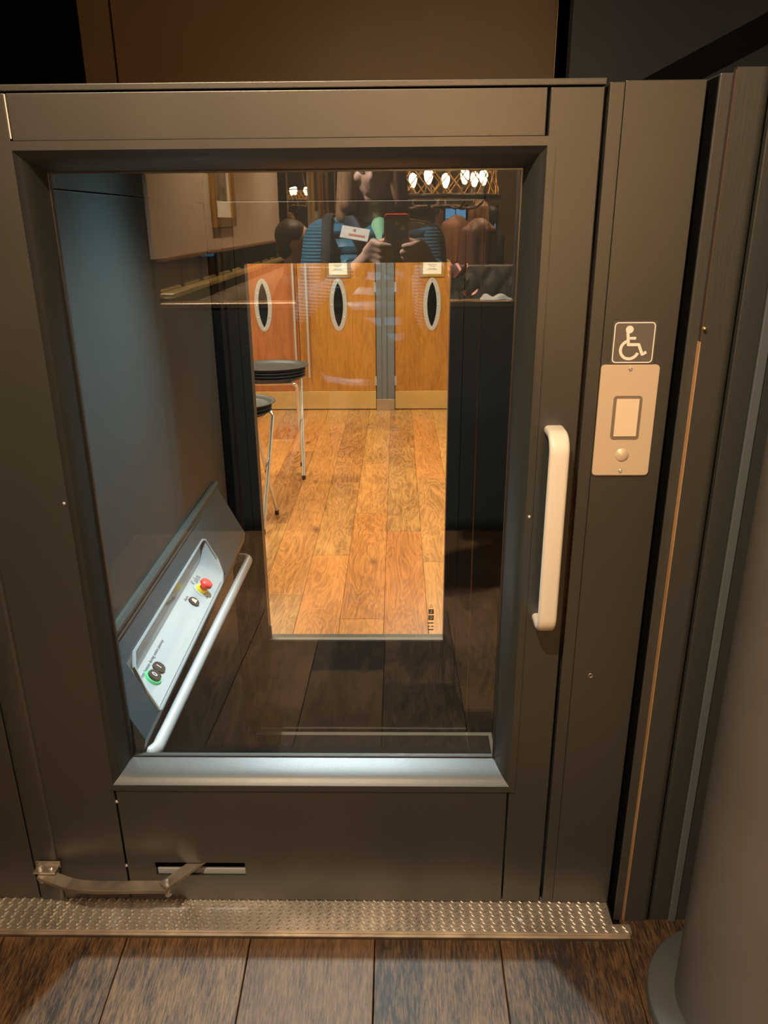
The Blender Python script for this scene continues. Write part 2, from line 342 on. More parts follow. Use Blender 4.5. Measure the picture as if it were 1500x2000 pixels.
    def capsule(s, a, b, ra, rb, seg=14):
        a, b = Vector(a), Vector(b); d = b - a
        if d.length < 1e-6: return s.ball(a, ra)
        t = d.normalized(); k = 5; pts = []; rs = []
        for i in range(k): th = PI / 2 * (i + 0.15) / k; pts.append(a - t * ra * math.cos(th)); rs.append(ra * math.sin(th))
        pts += [a, b]; rs += [ra, rb]
        for i in range(k - 1, -1, -1): th = PI / 2 * (i + 0.15) / k; pts.append(b + t * rb * math.cos(th)); rs.append(rb * math.sin(th))
        return s.tube(pts, rs, seg)
    def xform(s, M):
        s.v = [M @ v for v in s.v]; return s
WL = {}
def wloc(o):
    return WL.get(o.name, Vector((0, 0, 0))) if o else Vector((0, 0, 0))
def mesh_from(name, mb, m, off=Vector((0, 0, 0)), fix=True):
    me = bpy.data.meshes.new(name)
    me.from_pydata([tuple(v - off) for v in mb.v], [], mb.f)
    if fix:
        bm = bmesh.new(); bm.from_mesh(me); bmesh.ops.remove_doubles(bm, verts=bm.verts, dist=1e-6) if False else None
        bmesh.ops.recalc_face_normals(bm, faces=bm.faces[:]); bm.to_mesh(me); bm.free()
    me.polygons.foreach_set('use_smooth', mb.sm)
    me.materials.append(m); me.update(); return me
def obj(name, mb, m, parent=None, origin=None, label=None, kind=None):
    base = wloc(parent); org = Vector(origin) if origin is not None else base
    o = bpy.data.objects.new(name, mesh_from(name, mb, m, org)); C.objects.link(o)
    if parent: o.parent = parent
    o.location = org - base; WL[o.name] = org
    if label: o['label'] = label
    if kind: o['kind'] = kind
    return o
def tag(o, label, cat, group=None):
    o['label'] = label; o['category'] = cat
    if group: o['group'] = group
    return o
def thing(name, label, cat, loc=(0, 0, 0), group=None):
    o = bpy.data.objects.new(name, None); C.objects.link(o); o.location = loc; WL[o.name] = Vector(loc)
    return tag(o, label, cat, group)
def struct(name, mb, m, parent=None):
    o = obj(name, mb, m, parent)
    if not parent: o['kind'] = 'structure'
    return o
def sroot(name, loc=(0, 0, 0)):
    o = bpy.data.objects.new(name, None); C.objects.link(o); o.location = loc; WL[o.name] = Vector(loc); o['kind'] = 'structure'; return o
def W(x, yc, z): return Vector((x, yc - DC, z + HC))          # camera-relative to world
def RV(x, yv, z): return Vector((x, 1.302 - yv, z + HC))       # a point seen in the gate glass, put back into the room
def text_mesh(body, size, ext=0.0004):
    cu = bpy.data.curves.new('text', 'FONT'); cu.body = body; cu.size = size; cu.extrude = ext; cu.align_x = 'LEFT'; cu.align_y = 'CENTER'; cu.resolution_u = 3
    o = bpy.data.objects.new('text_tmp', cu); C.objects.link(o)
    bpy.context.view_layer.update()
    me = bpy.data.meshes.new_from_object(o.evaluated_get(bpy.context.evaluated_depsgraph_get()))
    V = [v.co.copy() for v in me.vertices]; F = [tuple(p.vertices) for p in me.polygons]
    bpy.data.objects.remove(o); bpy.data.curves.remove(cu); bpy.data.meshes.remove(me)
    return MB().add(V, F)
def frame_M(org, ex, ey):
    ex = Vector(ex).normalized(); ey = Vector(ey); ey = (ey - ex * ey.dot(ex)).normalized(); ez = ex.cross(ey)
    M = Matrix((ex, ey, ez)).transposed().to_4x4(); M.translation = Vector(org); return M
def rrect(x0, x1, z0, z1, r, k=5):
    p = []
    for cx, cz, a0 in ((x1 - r, z1 - r, 0), (x0 + r, z1 - r, 90), (x0 + r, z0 + r, 180), (x1 - r, z0 + r, 270)):
        for i in range(k + 1):
            a = math.radians(a0 + 90 * i / k); p.append((cx + r * math.cos(a), cz + r * math.sin(a)))
    return p

# ================================================================ FRONT: the lift gate
ZB = 0.013                                   # bottom of the gate
gate = thing('lift_gate', 'charcoal half-height lift gate with a large glass window and cream pull handle', 'gate', (-0.2, 0.03, ZB))
T = 0.066                                    # leaf thickness
G = 0.0022                                   # half of a joint
ZT = 0.1717 + HC                             # top of the leaf, under the cap
xL, x1, x2, xR = -0.7266, -0.5413, 0.2088, 0.2880
zA, zBt = 0.1126 + HC, -1.0175 + HC          # bottom of the top rail, top of the bottom panel
obj('top_rail', MB().box(x1 + 0.001, x2 - G, 0, T, zA - 0.003, ZT - 0.002, 0.0012), PAINT, gate)
obj('top_cap', MB().box(xL, xR - 0.002, -0.002, T + 0.01, ZT, ZT + 0.0085, 0.0012), PAINT, gate)
# left stile with the round-fronted hinge column
hp = [(xL, T), (xL, 0.0), (-0.722, -0.002)]
for i in range(5):
    a = PI / 2 * i / 4; hp.append((-0.684 + 0.008 * math.sin(a), 0.0035 - 0.008 + 0.008 * (1 - math.cos(a))))
hp += [(-0.676, 0.012), (-0.678, T)]
obj('hinge_column', MB().prism(hp, ZB, ZT, 'Z', True), PAINT, gate)
obj('hinge_stile', MB().box(-0.6775, x1 - G, 0, T, ZB, ZT - 0.002, 0.0012), PAINT, gate)
obj('handle_stile', MB().box(x2 + G, xR - 0.0035, 0, T, ZB, ZT - 0.002, 0.0015), PAINT, gate)
# bottom panel with the slot
sx0, sx1, sz0, sz1 = -0.484, -0.3043, -1.224 + HC, -1.192 + HC
bp = MB()
bx0, bx1 = x1 + G, x2 - G
bp.ring([(bx0, ZB), (bx1, ZB), (bx1, zBt), (bx0, zBt)], [(sx0, sz0), (sx1, sz0), (sx1, sz1), (sx0, sz1)], 0, 0.004)
bp.box(bx0, bx1, 0.055, T, ZB, zBt)
obj('bottom_panel', bp, PAINT, gate)
obj('slot_back', MB().box(sx0 - 0.01, sx1 + 0.01, 0.036, 0.0445, sz0 - 0.02, sz1 + 0.01), BLACK, gate)
obj('slot_track', MB().box(sx0 - 0.006, sx1 + 0.006, 0.012, 0.018, sz0 - 0.016, sz0 + 0.005, 0.001), RAILM, gate, label='bright aluminium slide track in the slot')
obj('slot_roller', MB().lathe([(0.0085, 0.0), (0.0085, 0.012)], (-0.468, 0.019, sz0 - 0.004), 'Y', 16), BLKP, gate)
obj('pale_joint_strip', MB().box(x1 - 0.0013, x1 + 0.0006, -0.0006, 0.004, zA, ZT - 0.003), WHITEP, gate, label='pale strip at the corner joint')  # thin cream strip along the corner joint
# window bezel: four mitred pieces, flat lip then a hollow cove down to the glass
GY = 0.050                                   # glass face
ox0, ox1, oz0, oz1 = -0.5535, 0.2215, -1.0135 + HC, 0.1092 + HC
lx0, lx1, lz0, lz1 = -0.5418, 0.2098, -1.0003 + HC, 0.0972 + HC
k_ = (DC + GY) / DC
ix0, ix1, iz0, iz1 = -0.4975 * k_, 0.1776 * k_, -0.9368 * k_ + HC, 0.0685 * k_ + HC
prof = [(0.0, 0.0, 0.012), (0.0, 0.0, -0.0035), (1.0, 0.0, -0.0035)]
cove = []
for i in range(1, 9):
    t = i / 8; cove.append((t, 1 - math.sqrt(max(0, 1 - (1 - (1 - t)) ** 2)) if False else t ** 1.5))
def corner(cx, cz):
    L = []
    o_ = (ox0 if cx < 0 else ox1, oz0 if cz < 0 else oz1); l_ = (lx0 if cx < 0 else lx1, lz0 if cz < 0 else lz1); i_ = (ix0 if cx < 0 else ix1, iz0 if cz < 0 else iz1)
    L.append((o_[0], 0.01, o_[1])); L.append((o_[0], -0.0038, o_[1])); L.append((l_[0], -0.0038, l_[1]))
    for t in [k / 8 for k in range(1, 9)]:
        d = GY * t ** 1.8
        L.append((l_[0] + (i_[0] - l_[0]) * t, -0.0038 + (d + 0.0038), l_[1] + (i_[1] - l_[1]) * t))
    L.append((i_[0], GY + 0.012, i_[1]))
    return L
cs = [corner(-1, -1), corner(1, -1), corner(1, 1), corner(-1, 1)]
for q in range(4):
    A, B = cs[q], cs[(q + 1) % 4]; n = len(A)
    mb = MB().add(A + B, [(j, j + 1, n + j + 1, n + j) for j in range(2)], False)
    mb.add(A + B, [(j, j + 1, n + j + 1, n + j) for j in range(2, n - 2)], True).add(A + B, [(n - 2, n - 1, 2 * n - 1, 2 * n - 2)])
    obj('window_bezel', mb, PAINT, gate)
obj('glass_gasket', MB().ring([(ix0 - 0.004, iz0 - 0.004), (ix1 + 0.004, iz0 - 0.004), (ix1 + 0.004, iz1 + 0.004), (ix0 - 0.004, iz1 + 0.004)],
    [(ix0 + 0.002, iz0 + 0.002), (ix1 - 0.002, iz0 + 0.002), (ix1 - 0.002, iz1 - 0.002), (ix0 + 0.002, iz1 - 0.002)], GY - 0.001, GY + 0.001), BLKP, gate)
obj('glass_pane', MB().box(ix0 - 0.003, ix1 + 0.003, GY + 0.0012, GY + 0.0072, iz0 - 0.003, iz1 + 0.003), GLASS, gate, label='clear glass mirroring the dining room')
for (x, z, y) in ((-0.5482, -0.4311, -0.0038), (0.2164, -0.456, -0.0038), (-0.541, -1.0429, 0), (-0.5418, -1.2013, 0), (0.3426, -0.759, 0)):
    if x < 0.3: obj('screw', MB().lathe([(0.0, -0.0022), (0.0022, -0.0018), (0.0034, 0.0), (0.0034, 0.002)], (x, y, z + HC), 'Y', 12), CHROME, gate)
# pull handle
hx, hz0, hz1, ho = 0.2475, -0.650 + HC, -0.303 + HC, 0.052
hw, ht = 0.0155, 0.0075
path = [(hx, 0.0, hz1 - ht)]
path.append((hx, -ho + 0.026, hz1 - ht))
for i in range(1, 8):
    a = PI / 2 * i / 8; path.append((hx, -ho + 0.026 - 0.026 * math.sin(a), hz1 - ht - 0.026 + 0.026 * math.cos(a)))
path += [(hx, -ho, hz1 - ht - 0.026), (hx, -ho, hz0 + ht + 0.026)]
for i in range(1, 8):
    a = PI / 2 * i / 8; path.append((hx, -ho + 0.026 - 0.026 * math.cos(a), hz0 + ht + 0.026 - 0.026 * math.sin(a)))
path += [(hx, -ho + 0.026, hz0 + ht), (hx, 0.0, hz0 + ht)]
obj('pull_handle', MB().sweep(path, rrect(-hw, hw, -ht, ht, 0.0065, 4), (1, 0, 0), True), WHITEP, gate, label='cream flat-bar pull handle')

# closer arm
arm = thing('closer_arm', 'worn steel two-link door closer arm across the foot of the gate', 'closer arm', tuple(W(-0.70, 1.2, -1.20)))
def flatbar(pts, wd, th):
    """flat bar lying on edge-less plane: width in the horizontal plane, thickness in z"""
    return MB().sweep([Vector(p) for p in pts], [(-th / 2, -wd / 2), (th / 2, -wd / 2), (th / 2, wd / 2), (-th / 2, wd / 2)], (0, 0, 1))
zarm = -1.2035 + HC
obj('bracket', MB().box(-0.716, -0.672, -0.030, -0.0055, zarm + 0.0085, zarm + 0.0120, 0.001).box(-0.720, -0.670, -0.0080, -0.0050, zarm + 0.004, zarm + 0.019, 0.001), STEELW, arm)
lp = [(-0.702, -0.024, zarm + 0.004), (-0.676, -0.034, zarm + 0.003), (-0.640, -0.045, zarm), (-0.612, -0.0505, zarm), (-0.58, -0.0525, zarm), (-0.444, -0.0500, zarm)]
obj('long_link', flatbar(lp, 0.025, 0.007), STEELW, arm)
obj('short_link', flatbar([(-0.4515, -0.056, zarm + 0.0066), (-0.4085, -0.004, zarm + 0.0066), (-0.383, 0.026, zarm + 0.0066)], 0.023, 0.006), STEELW, arm)
for (x, y, dz) in ((-0.703, -0.022, 0.004), (-0.446, -0.0495, 0)):
    obj('pivot_bolt', MB().lathe([(0.0, 0.019), (0.004, 0.018), (0.0065, 0.014), (0.0065, 0.009), (0.0045, 0.009), (0.0045, -0.014), (0.0065, -0.014), (0.0065, -0.020), (0.003, -0.022), (0.0, -0.022)], (x, y, zarm + dz), 'Z', 8, False), ALU, arm)
obj('bracket_screw', MB().lathe([(0, 0.018), (0.005, 0.016), (0.006, 0.0125)], (-0.682, -0.020, zarm), 'Z', 10), ALU, arm)

# fixed panel beside the hinge, switch post
post = thing('hinge_side_panel', 'charcoal fixed panel at the hinge side of the gate', 'panel', (-0.9, 0.03, ZB))
obj('face', MB().box(-1.15, xL - 0.003, 0, 0.06, ZB, ZT + 0.0085, 0.0015), PAINT, post)
post2 = thing('switch_post', 'charcoal gate post holding the call switch and wheelchair sign', 'post', (0.355, 0.03, ZB))
obj('flange', MB().box(0.2905, 0.3112, -0.001, 0.05, ZB, 0.1752 + HC, 0.0012), PAINT, post2)
obj('body', MB().box(0.3116, 0.4215, -0.001, 0.05, ZB, 0.177 + HC, 0.0012), PAINT, post2)
obj('plug', MB().lathe([(0.0, 0.0006), (0.0032, -0.0002), (0.0045, -0.002), (0.0048, 0.001)], (0.3426, -0.001, -0.759 + HC), 'Y', 12), STEELW, post2)
# sign
sg = thing('wheelchair_sign', 'square brown sign with white wheelchair symbol above the switch plate', 'sign', tuple(W(0.3575, 1.2, -0.207)))
obj('plate', MB().box(0.3245, 0.3905, -0.0030, -0.0012, -0.2065 + HC, -0.1425 + HC), SIGNE, sg)
obj('field', MB().prism(rrect(0.3268, 0.3882, -0.2052 + HC, -0.1442 + HC, 0.006), -0.0034, -0.0031), SIGNB, sg)
obj('border', MB().ring(rrect(0.3268, 0.3882, -0.2052 + HC, -0.1442 + HC, 0.006), rrect(0.3284, 0.3866, -0.2036 + HC, -0.1458 + HC, 0.0045), -0.0037, -0.0032), SIGNW, sg)
def sgp(u, v):   # sign crop pixels (1000x2000 view of 170x340) to plate metres
    px, pz = 1140 + u / 5.882, 610 + v / 5.882
    # the plate is 60.8 mm wide over 79 px and 60.6 mm tall over 78 px, slightly sheared by the view
    z = -0.1442 - (pz - 629.5) / 78.0 * 0.061
    x = 0.3268 + (px - (1201.5 - (pz - 629.5) * 0.085)) / 79.0 * 0.0614
    return (x, z + HC)
sy = MB(); th_ = 0.00042
hc = sgp(527, 197); sy.lathe([(0.0058, -0.0041), (0.0058, -0.0033)], (hc[0], 0, hc[1]), 'Y', 20)
def stroke(p, wd):
    for a, b in zip(p[:-1], p[1:]):
        a, b = Vector((a[0], a[1])), Vector((b[0], b[1])); d = (b - a).normalized(); nn = Vector((-d.y, d.x)) * wd / 2
        e = d * wd * 0.0
        sy.prism([tuple(a - e - nn), tuple(b + e - nn), tuple(b + e + nn), tuple(a - e + nn)], -0.0040, -0.0033)
    for a in p[1:-1]:
        sy.lathe([(wd / 2, -0.00405), (wd / 2, -0.0033)], (a[0], 0, a[1]), 'Y', 12)
stroke([sgp(507, 215), sgp(513, 366), sgp(632, 366), sgp(672, 475), sgp(720, 450)], 0.0044)
stroke([sgp(525, 294), sgp(600, 294)], 0.0040)
wc = Vector(sgp(527, 424)); rad = 0.0136
ang = [math.radians(a) for a in range(112, 352, 12)]
arc_o = [(wc.x + (rad + 0.0022) * math.cos(a), wc.y + (rad + 0.0022) * math.sin(a)) for a in ang]; arc_i = [(wc.x + (rad - 0.0022) * math.cos(a), wc.y + (rad - 0.0022) * math.sin(a)) for a in ang]
for i in range(len(ang) - 1):
    sy.prism([arc_i[i], arc_o[i], arc_o[i + 1], arc_i[i + 1]], -0.0040, -0.0033)
obj('symbol', sy, SIGNW, sg, label='white wheelchair user symbol')
# call switch
sw = thing('call_switch', 'beige call switch plate with rectangular rocker and round button on the post', 'switch', tuple(W(0.3565, 1.2, -0.384)))
px0, px1, pz0, pz1 = 0.3120, 0.4010, -0.3845 + HC, -0.2078 + HC
obj('plate', MB().prism(rrect(px0, px1, pz0, pz1, 0.006), -0.0045, -0.001).prism(rrect(px0 + 0.001, px1 - 0.001, pz0 + 0.001, pz1 - 0.001, 0.005), -0.0052, -0.0045), PLATE, sw)
rx0, rx1, rz0, rz1 = 0.3350, 0.3790, -0.3238 + HC, -0.2553 + HC
ALUD = mat('dull_rocker_surround', (0.30, 0.26, 0.22), 0.4, 0.5)
obj('rocker_surround', MB().ring(rrect(rx0, rx1, rz0, rz1, 0.005), rrect(rx0 + 0.004, rx1 - 0.004, rz0 + 0.004, rz1 - 0.004, 0.002), -0.0068, -0.0050), ALUD, sw)
obj('rocker', MB().prism([(rx0 + 0.0045, rz0 + 0.0045), (rx1 - 0.0045, rz0 + 0.0045), (rx1 - 0.0045, rz1 - 0.0045), (rx0 + 0.0045, rz1 - 0.0045)], -0.0078, -0.005), ROCK, sw)
obj('round_button', MB().lathe([(0.0, -0.0085), (0.004, -0.0082), (0.0078, -0.0072), (0.0102, -0.0062), (0.0112, -0.0050)], (0.3568, 0, -0.3506 + HC), 'Y', 32), PLATE, sw)
for z in (-0.2144, -0.3770):
    obj('screw', MB().lathe([(0.0, -0.0056), (0.0018, -0.0066), (0.0030, -0.0060), (0.0034, -0.0050)], (0.3564, 0, z + HC), 'Y', 12), CHROME, sw)

# timber trim to the side of the post
tr = sroot('trim_1', (0.47, 0.0, 0.0))
obj('gap_backing', MB().box(0.421, 0.62, 0.052, 0.075, -0.01, 0.18 + HC), BLACK, tr)
obj('inner_board', MB().box(0.4300, 0.4600, -0.022, 0.05, -0.012, 0.1815 + HC, 0.002), TRIMW, tr)
rp_ = [(0.4545, -0.022), (0.4545, -0.0435), (0.4905, -0.0435)]
rp_ = [(0.4465, -0.0225), (0.4465, -0.0345), (0.482, -0.0345)]
for i in range(1, 8):
    a = PI / 2 * i / 7; rp_.append((0.482 + 0.014 * math.sin(a), -0.0205 - 0.014 * math.cos(a)))
rp_ += [(0.4965, 0.03), (0.4615, 0.03), (0.4615, -0.0225)]
obj('gap_shade_strip', MB().box(0.4288, 0.4299, -0.0185, 0.05, -0.01, 0.178 + HC), BLACK, tr)  # added black strip: paints the inner board's side as dark as a shaded gap
obj('outer_board', MB().prism(rp_, -0.016, 0.186 + HC, 'Z', False), TRIMW, tr)
obj('raw_edge', MB().box(0.4455, 0.4465, -0.0343, -0.0226, -0.014, -0.17 + HC), RAWOOD, tr, label='bare unpainted timber edge')
obj('stained_edge', MB().box(0.4458, 0.4465, -0.0343, -0.031, -0.1695 + HC, 0.183 + HC), mat('stained_edge', (0.12, 0.055, 0.03), 0.6), tr)
obj('reveal_board', MB().box(0.4990, 0.5330, -0.031, 0.03, -0.016, 0.186 + HC, 0.0015), TRIMW, tr)
STRIPC = mat('slate_corner_strip', (0.12, 0.135, 0.14), 0.45)
obj('corner_strip', MB().box(0.5336, 0.5480, -0.034, 0.03, -0.016, 0.186 + HC, 0.0015), STRIPC, tr, label='blue-grey corner strip')
obj('screw', MB().lathe([(0.0, -0.006), (0.0022, -0.0055), (0.0026, 0.0)], (0.4480, -0.0345, -0.150 + HC), 'Y', 10), BRASS, tr, label='copper-coloured screw')
CHIP = mat('bare_plaster_chip', (0.62, 0.58, 0.50), 0.8)
obj('plaster_chip', MB().prism([(0.507, -0.022), (0.512, -0.012), (0.515, -0.015), (0.520, -0.008), (0.524, -0.016), (0.546, -0.014), (0.547, -0.022)], -0.037, -0.0345), CHIP, tr)
struct('wall_right', MB().box(0.5485, 2.6, -0.03, 0.05, -0.3, 0.185 + HC), TRIMW)

# round column
colm = thing('round_column', 'dark grey round column on a wider base disc beside the gate', 'column', (0.6150, -0.215, -0.025))
ca = Vector((0.6205, -0.215))
cr = 0.128
COLM = mat('grey_column_paint', (0.125, 0.118, 0.110), 0.48, bump=0.12, scale=60, var=0.10, vscale=5)
BASEM = mat('grey_base_disc', (0.075, 0.082, 0.082), 0.5, var=0.1)
obj('shaft', MB().lathe([(cr, -0.03), (cr, 2.9)], (ca.x, ca.y, 0), 'Z', 96), COLM, colm)
obj('base_disc', MB().lathe([(0.120, 0.003), (0.1725, 0.003), (0.1745, 0.001), (0.1745, -0.060), (0.17, -0.062)], (ca.x, ca.y, 0), 'Z', 96), BASEM, colm)

# threshold tread plate with raised bars
SL = 0.105                                        # slope of the landing
def zf(y): return -0.003 + SL * (y + 0.07)
tp = thing('threshold_plate', 'steel checker plate threshold strip along the foot of the gate', 'threshold plate', (-0.2, -0.03, 0.008))
def zt(y): return 0.0105 + 0.03 * y
obj('plate', MB().prism([(-0.0695, zt(-0.0695) - 0.008), (-0.0695, zt(-0.0695)), (0.06, zt(0.06)), (0.06, zt(0.06) - 0.03)], -1.2, 0.4195, 'X').prism([(-0.0695, zt(-0.0695) - 0.008), (-0.0695, zt(-0.0695)), (-0.05, zt(-0.05)), (-0.05, zt(-0.05) - 0.02)], 0.4195, 0.452, 'X'), TREAD, tp)
bars = MB(); r_ = 0
y = -0.0655
while y < 0.002:
    x = -0.93 + (0.0065 if r_ % 2 else 0); c_ = 0
    while x < 0.445:
        if not (x > 0.415 and y > -0.052):
            a = math.radians(40 if (c_ + r_) % 2 else 140); dx, dy = math.cos(a) * 0.0050, math.sin(a) * 0.0050; nx, ny = -math.sin(a) * 0.0016, math.cos(a) * 0.0016
            z0 = zt(y) - 0.0002; z1 = z0 + 0.0024
            bars.add([(x - dx, y - dy, z0), (x + nx, y + ny, z0), (x + dx, y + dy, z0), (x - nx, y - ny, z0), (x - dx * .6, y - dy * .6, z1), (x + dx * .6, y + dy * .6, z1)],
                     [(0, 1, 5, 4), (1, 2, 5), (2, 3, 4, 5), (3, 0, 4)])
        x += 0.0098; c_ += 1
    y += 0.0082; r_ += 1
obj('raised_bars', bars, TREAD, tp, kind='stuff')
obj('front_lip', MB().box(-1.2, 0.449, -0.076, -0.0697, -0.010, 0.0015, 0.0008), STEELW, tp)

# landing floor: dark oak boards on a gentle slope, square to the gate
fl = sroot('floor', (0, 0, 0))
obj('sub_floor', MB().add([(-3, 0.0, zf(0.0) - 0.02), (3, 0.0, zf(0.0) - 0.02), (3, -1.45, zf(-1.45) - 0.02), (-3, -1.45, zf(-1.45) - 0.02)], [(0, 1, 2, 3)]), BLACK, fl)
def plank(x0, x1, y0, y1, z, m, parent, slope=0.0, yb=0.0, ch=0.0012):
    P_ = lambda x, y, d: (x, y, z + slope * (y - yb) + d)
    top = [P_(x0 + ch, y0 + ch, 0), P_(x1 - ch, y0 + ch, 0), P_(x1 - ch, y1 - ch, 0), P_(x0 + ch, y1 - ch, 0)]
    mid = [P_(x0, y0, -ch), P_(x1, y0, -ch), P_(x1, y1, -ch), P_(x0, y1, -ch)]
    bot = [P_(x0, y0, -0.015), P_(x1, y0, -0.015), P_(x1, y1, -0.015), P_(x0, y1, -0.015)]
    F = [(0, 1, 2, 3)]
    for i in range(4):
        j = (i + 1) % 4; F += [(4 + i, 4 + j, j, i), (8 + i, 8 + j, 4 + j, 4 + i)]
    return obj('plank', MB().add(top + mid + bot, F), m, parent, origin=((x0 + x1) / 2, (y0 + y1) / 2, z + slope * ((y0 + y1) / 2 - yb)))
for k in range(-5, 5):
    xa = -0.045 + 0.2415 * k
    cut = -0.075 - random.uniform(0.55, 1.1)
    plank(xa + 0.0009, xa + 0.2406, cut, -0.0765 if xa < 0.43 else -0.03, zf(0), OAKF, fl, SL, 0)
    plank(xa + 0.0009, xa + 0.2406, -1.45, cut - 0.0015, zf(0), OAKF, fl, SL, 0)
ZR = zf(-1.45)                                    # dining room floor level

# ================================================================ SHAFT AND LIFT PLATFORM
ZP = -1.95 + HC                                   # platform and lower room floor
wl = sroot('wall_left', (-0.6, 0.7, ZP))
joint = 1.98 - DC
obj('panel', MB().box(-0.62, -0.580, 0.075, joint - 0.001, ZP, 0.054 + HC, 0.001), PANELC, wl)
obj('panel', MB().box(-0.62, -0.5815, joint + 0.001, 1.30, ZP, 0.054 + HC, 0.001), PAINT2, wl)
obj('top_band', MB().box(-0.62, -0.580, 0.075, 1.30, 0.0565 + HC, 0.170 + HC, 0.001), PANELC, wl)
obj('backing', MB().box(-0.64, -0.615, 0.06, 1.47, ZP, 0.16 + HC), BLACK, wl)
struct('wall_shaft', MB().box(0.392, 0.43, 0.075, 1.47, ZP, 0.170 + HC), PAINT2)
struct('wall_pit', MB().box(-0.64, 0.42, 0.0675, 0.0745, ZP - 0.1, ZB - 0.02), PAINT2)
pl = thing('lift_platform', 'dark lift platform floor with pale metal edge strips', 'platform', (-0.1, 0.75, ZP))
obj('floor_plate', MB().box(-0.578, 0.388, 0.09, 1.452, ZP - 0.06, ZP, 0.001), mat('grey_vinyl_floor', (0.085, 0.088, 0.090), 0.55, bump=0.2, scale=300, var=0.1, vscale=20), pl)
obj('edge_strip', MB().box(-0.575, 0.380, 2.635 - DC, 2.652 - DC, ZP, ZP + 0.004, 0.001), EDGE, pl)
obj('edge_strip', MB().box(0.366, 0.380, 0.10, 2.634 - DC, ZP, ZP + 0.004, 0.001), EDGE, pl)
# control fascia: ledge strips, sloping face, recessed console
cp = thing('control_fascia', 'dark sloping lift control fascia with a recessed silver console', 'control panel', tuple(W(-0.58, 1.8, -1.10)))
YA, YB = 1.268, 2.343
def fas(prof, y0, y1, name, m, **k):
    return obj(name, MB().prism([(x, z + HC) for x, z in prof], y0 - DC, y1 - DC, 'Y'), m, cp, **k)
fas([(-0.580, -0.764), (-0.572, -0.764), (-0.566, -0.772), (-0.566, -0.780), (-0.580, -0.780)], YA, YB - 0.015, 'ledge_strip', PANELC)
fas([(-0.580, -0.786), (-0.5705, -0.786), (-0.5665, -0.7935), (-0.580, -0.7935)], YA, YB - 0.006, 'ledge_strip', PANELC)
FX = lambda z: -0.58 + 0.5 * (-0.78 - z)
zc1, zc0 = -0.838, -0.9495                        # opening in the slope
ya, yb_ = 1.366, 2.03
fas([(-0.580, -0.794), (FX(-0.794), -0.794), (FX(zc1), zc1), (-0.580, zc1)], YA, YB, 'upper_face', FASCIA)
fas([(-0.580, zc1), (FX(zc1), zc1), (FX(-0.93), -0.93), (FX(-0.9495), -0.9495), (-0.580, -0.9495)], yb_, YB, 'far_face', FASCIA)
fas([(-0.580, zc1), (FX(zc1), zc1), (FX(-0.9495), -0.9495), (-0.580, -0.9495)], YA, ya, 'near_face', FASCIA)
fas([(-0.580, -0.950), (FX(-0.950), -0.950), (-0.497, -0.957), (-0.500, -0.972), (-0.545, -1.075), (-0.548, -1.16), (-0.580, -1.20)], YA, YB, 'lower_face', FASCIA)
# console: rounded silver rim, back wall, sloping desk, end walls
XB, ZB2 = -0.557, -0.897
def SP(y, z, d=0.0):                              # a point of the sloping face, d proud of it
    n = Vector((0.894, 0, 0.447)); return W(FX(z), y, z) + n * d
def oct_(g):
    a, b, c, d = ya + g, yb_ - g, zc1 - g * 0.9, zc0 + g * 0.9
    return [(a + 0.0, d + 0.055), (a + 0.012, c - 0.018), (a + 0.045, c), (b - 0.012, c), (b + 0.004, c - 0.008), (b + 0.004, d + 0.045), (b - 0.018, d + 0.012), (b - 0.055, d), (a + 0.006, d), (a - 0.003, d + 0.004)]
O_, I_ = oct_(-0.0025), oct_(0.0015)
n = len(O_)
V = [SP(y, z, -0.001) for y, z in O_] + [SP(y, z, 0.0045) for y, z in O_] + [SP(y, z, 0.0045) for y, z in I_] + [SP(y, z, -0.006) for y, z in I_]
F = []
for i in range(n):
    j = (i + 1) % n
    for q in range(3): F.append((q * n + i, q * n + j, (q + 1) * n + j, (q + 1) * n + i))
cons = obj('console', MB().add(V, F), CONSOLE, cp, label='silver recessed console')
CONB = mat('glossy_console_back', (0.42, 0.43, 0.43), 0.12)
obj('console_back', MB().add([W(FX(zc1) - 0.004, ya - 0.002, zc1), W(FX(zc1) - 0.004, yb_ + 0.004, zc1), W(XB, yb_ - 0.02, ZB2), W(XB, ya - 0.002, ZB2)], [(0, 1, 2, 3)]), CONB, cons)
ZD = lambda x: ZB2 - 0.8136 * (x - XB)
desk = MB(); DX1 = -0.497
desk.add([W(XB, ya - 0.004, ZB2), W(XB, yb_ - 0.045, ZB2), W(DX1, yb_ - 0.045, ZD(DX1)), W(DX1, ya - 0.004, ZD(DX1))], [(0, 1, 2, 3)])
obj('desk', desk, CONSOLE, cons)
ew = MB(); prev = None                            # far end wall sweeps up out of the desk
pts = []
for i in range(9):
    t = i / 8; a = t * PI / 2
    yy = yb_ - 0.045 + 0.045 * math.sin(a); lift = 0.075 * (1 - math.cos(a)) ** 1.1
    pts.append((yy, lift))
V = []; F = []
for i, (yy, l) in enumerate(pts):
    V.append(W(XB + l * 0.10, yy, min(ZB2 + l, zc1 - 0.002)))
    xm = -0.528 + l * 0.02; V.append(W(xm, yy, min(ZD(-0.528) + l * 1.05, -0.838 - (xm + 0.551) * 2)))
    V.append(W(DX1 - l * 0.12, yy, min(ZD(DX1) + l * 0.5, -0.78 - (DX1 - l * 0.12 + 0.58) / 0.5)))
for i in range(8):
    for q in range(2): F.append((i * 3 + q, i * 3 + q + 1, i * 3 + q + 4, i * 3 + q + 3))
obj('end_wall', MB().add(V, F, True), CONSOLE, cons)
DN = Vector((0.6311, 0, 0.7757))                  # desk normal
DD = Vector((0.7757, 0, -0.6311))                 # down the desk
def DP(x, y, h=0.0): return W(x, y, ZD(x)) + DN * h
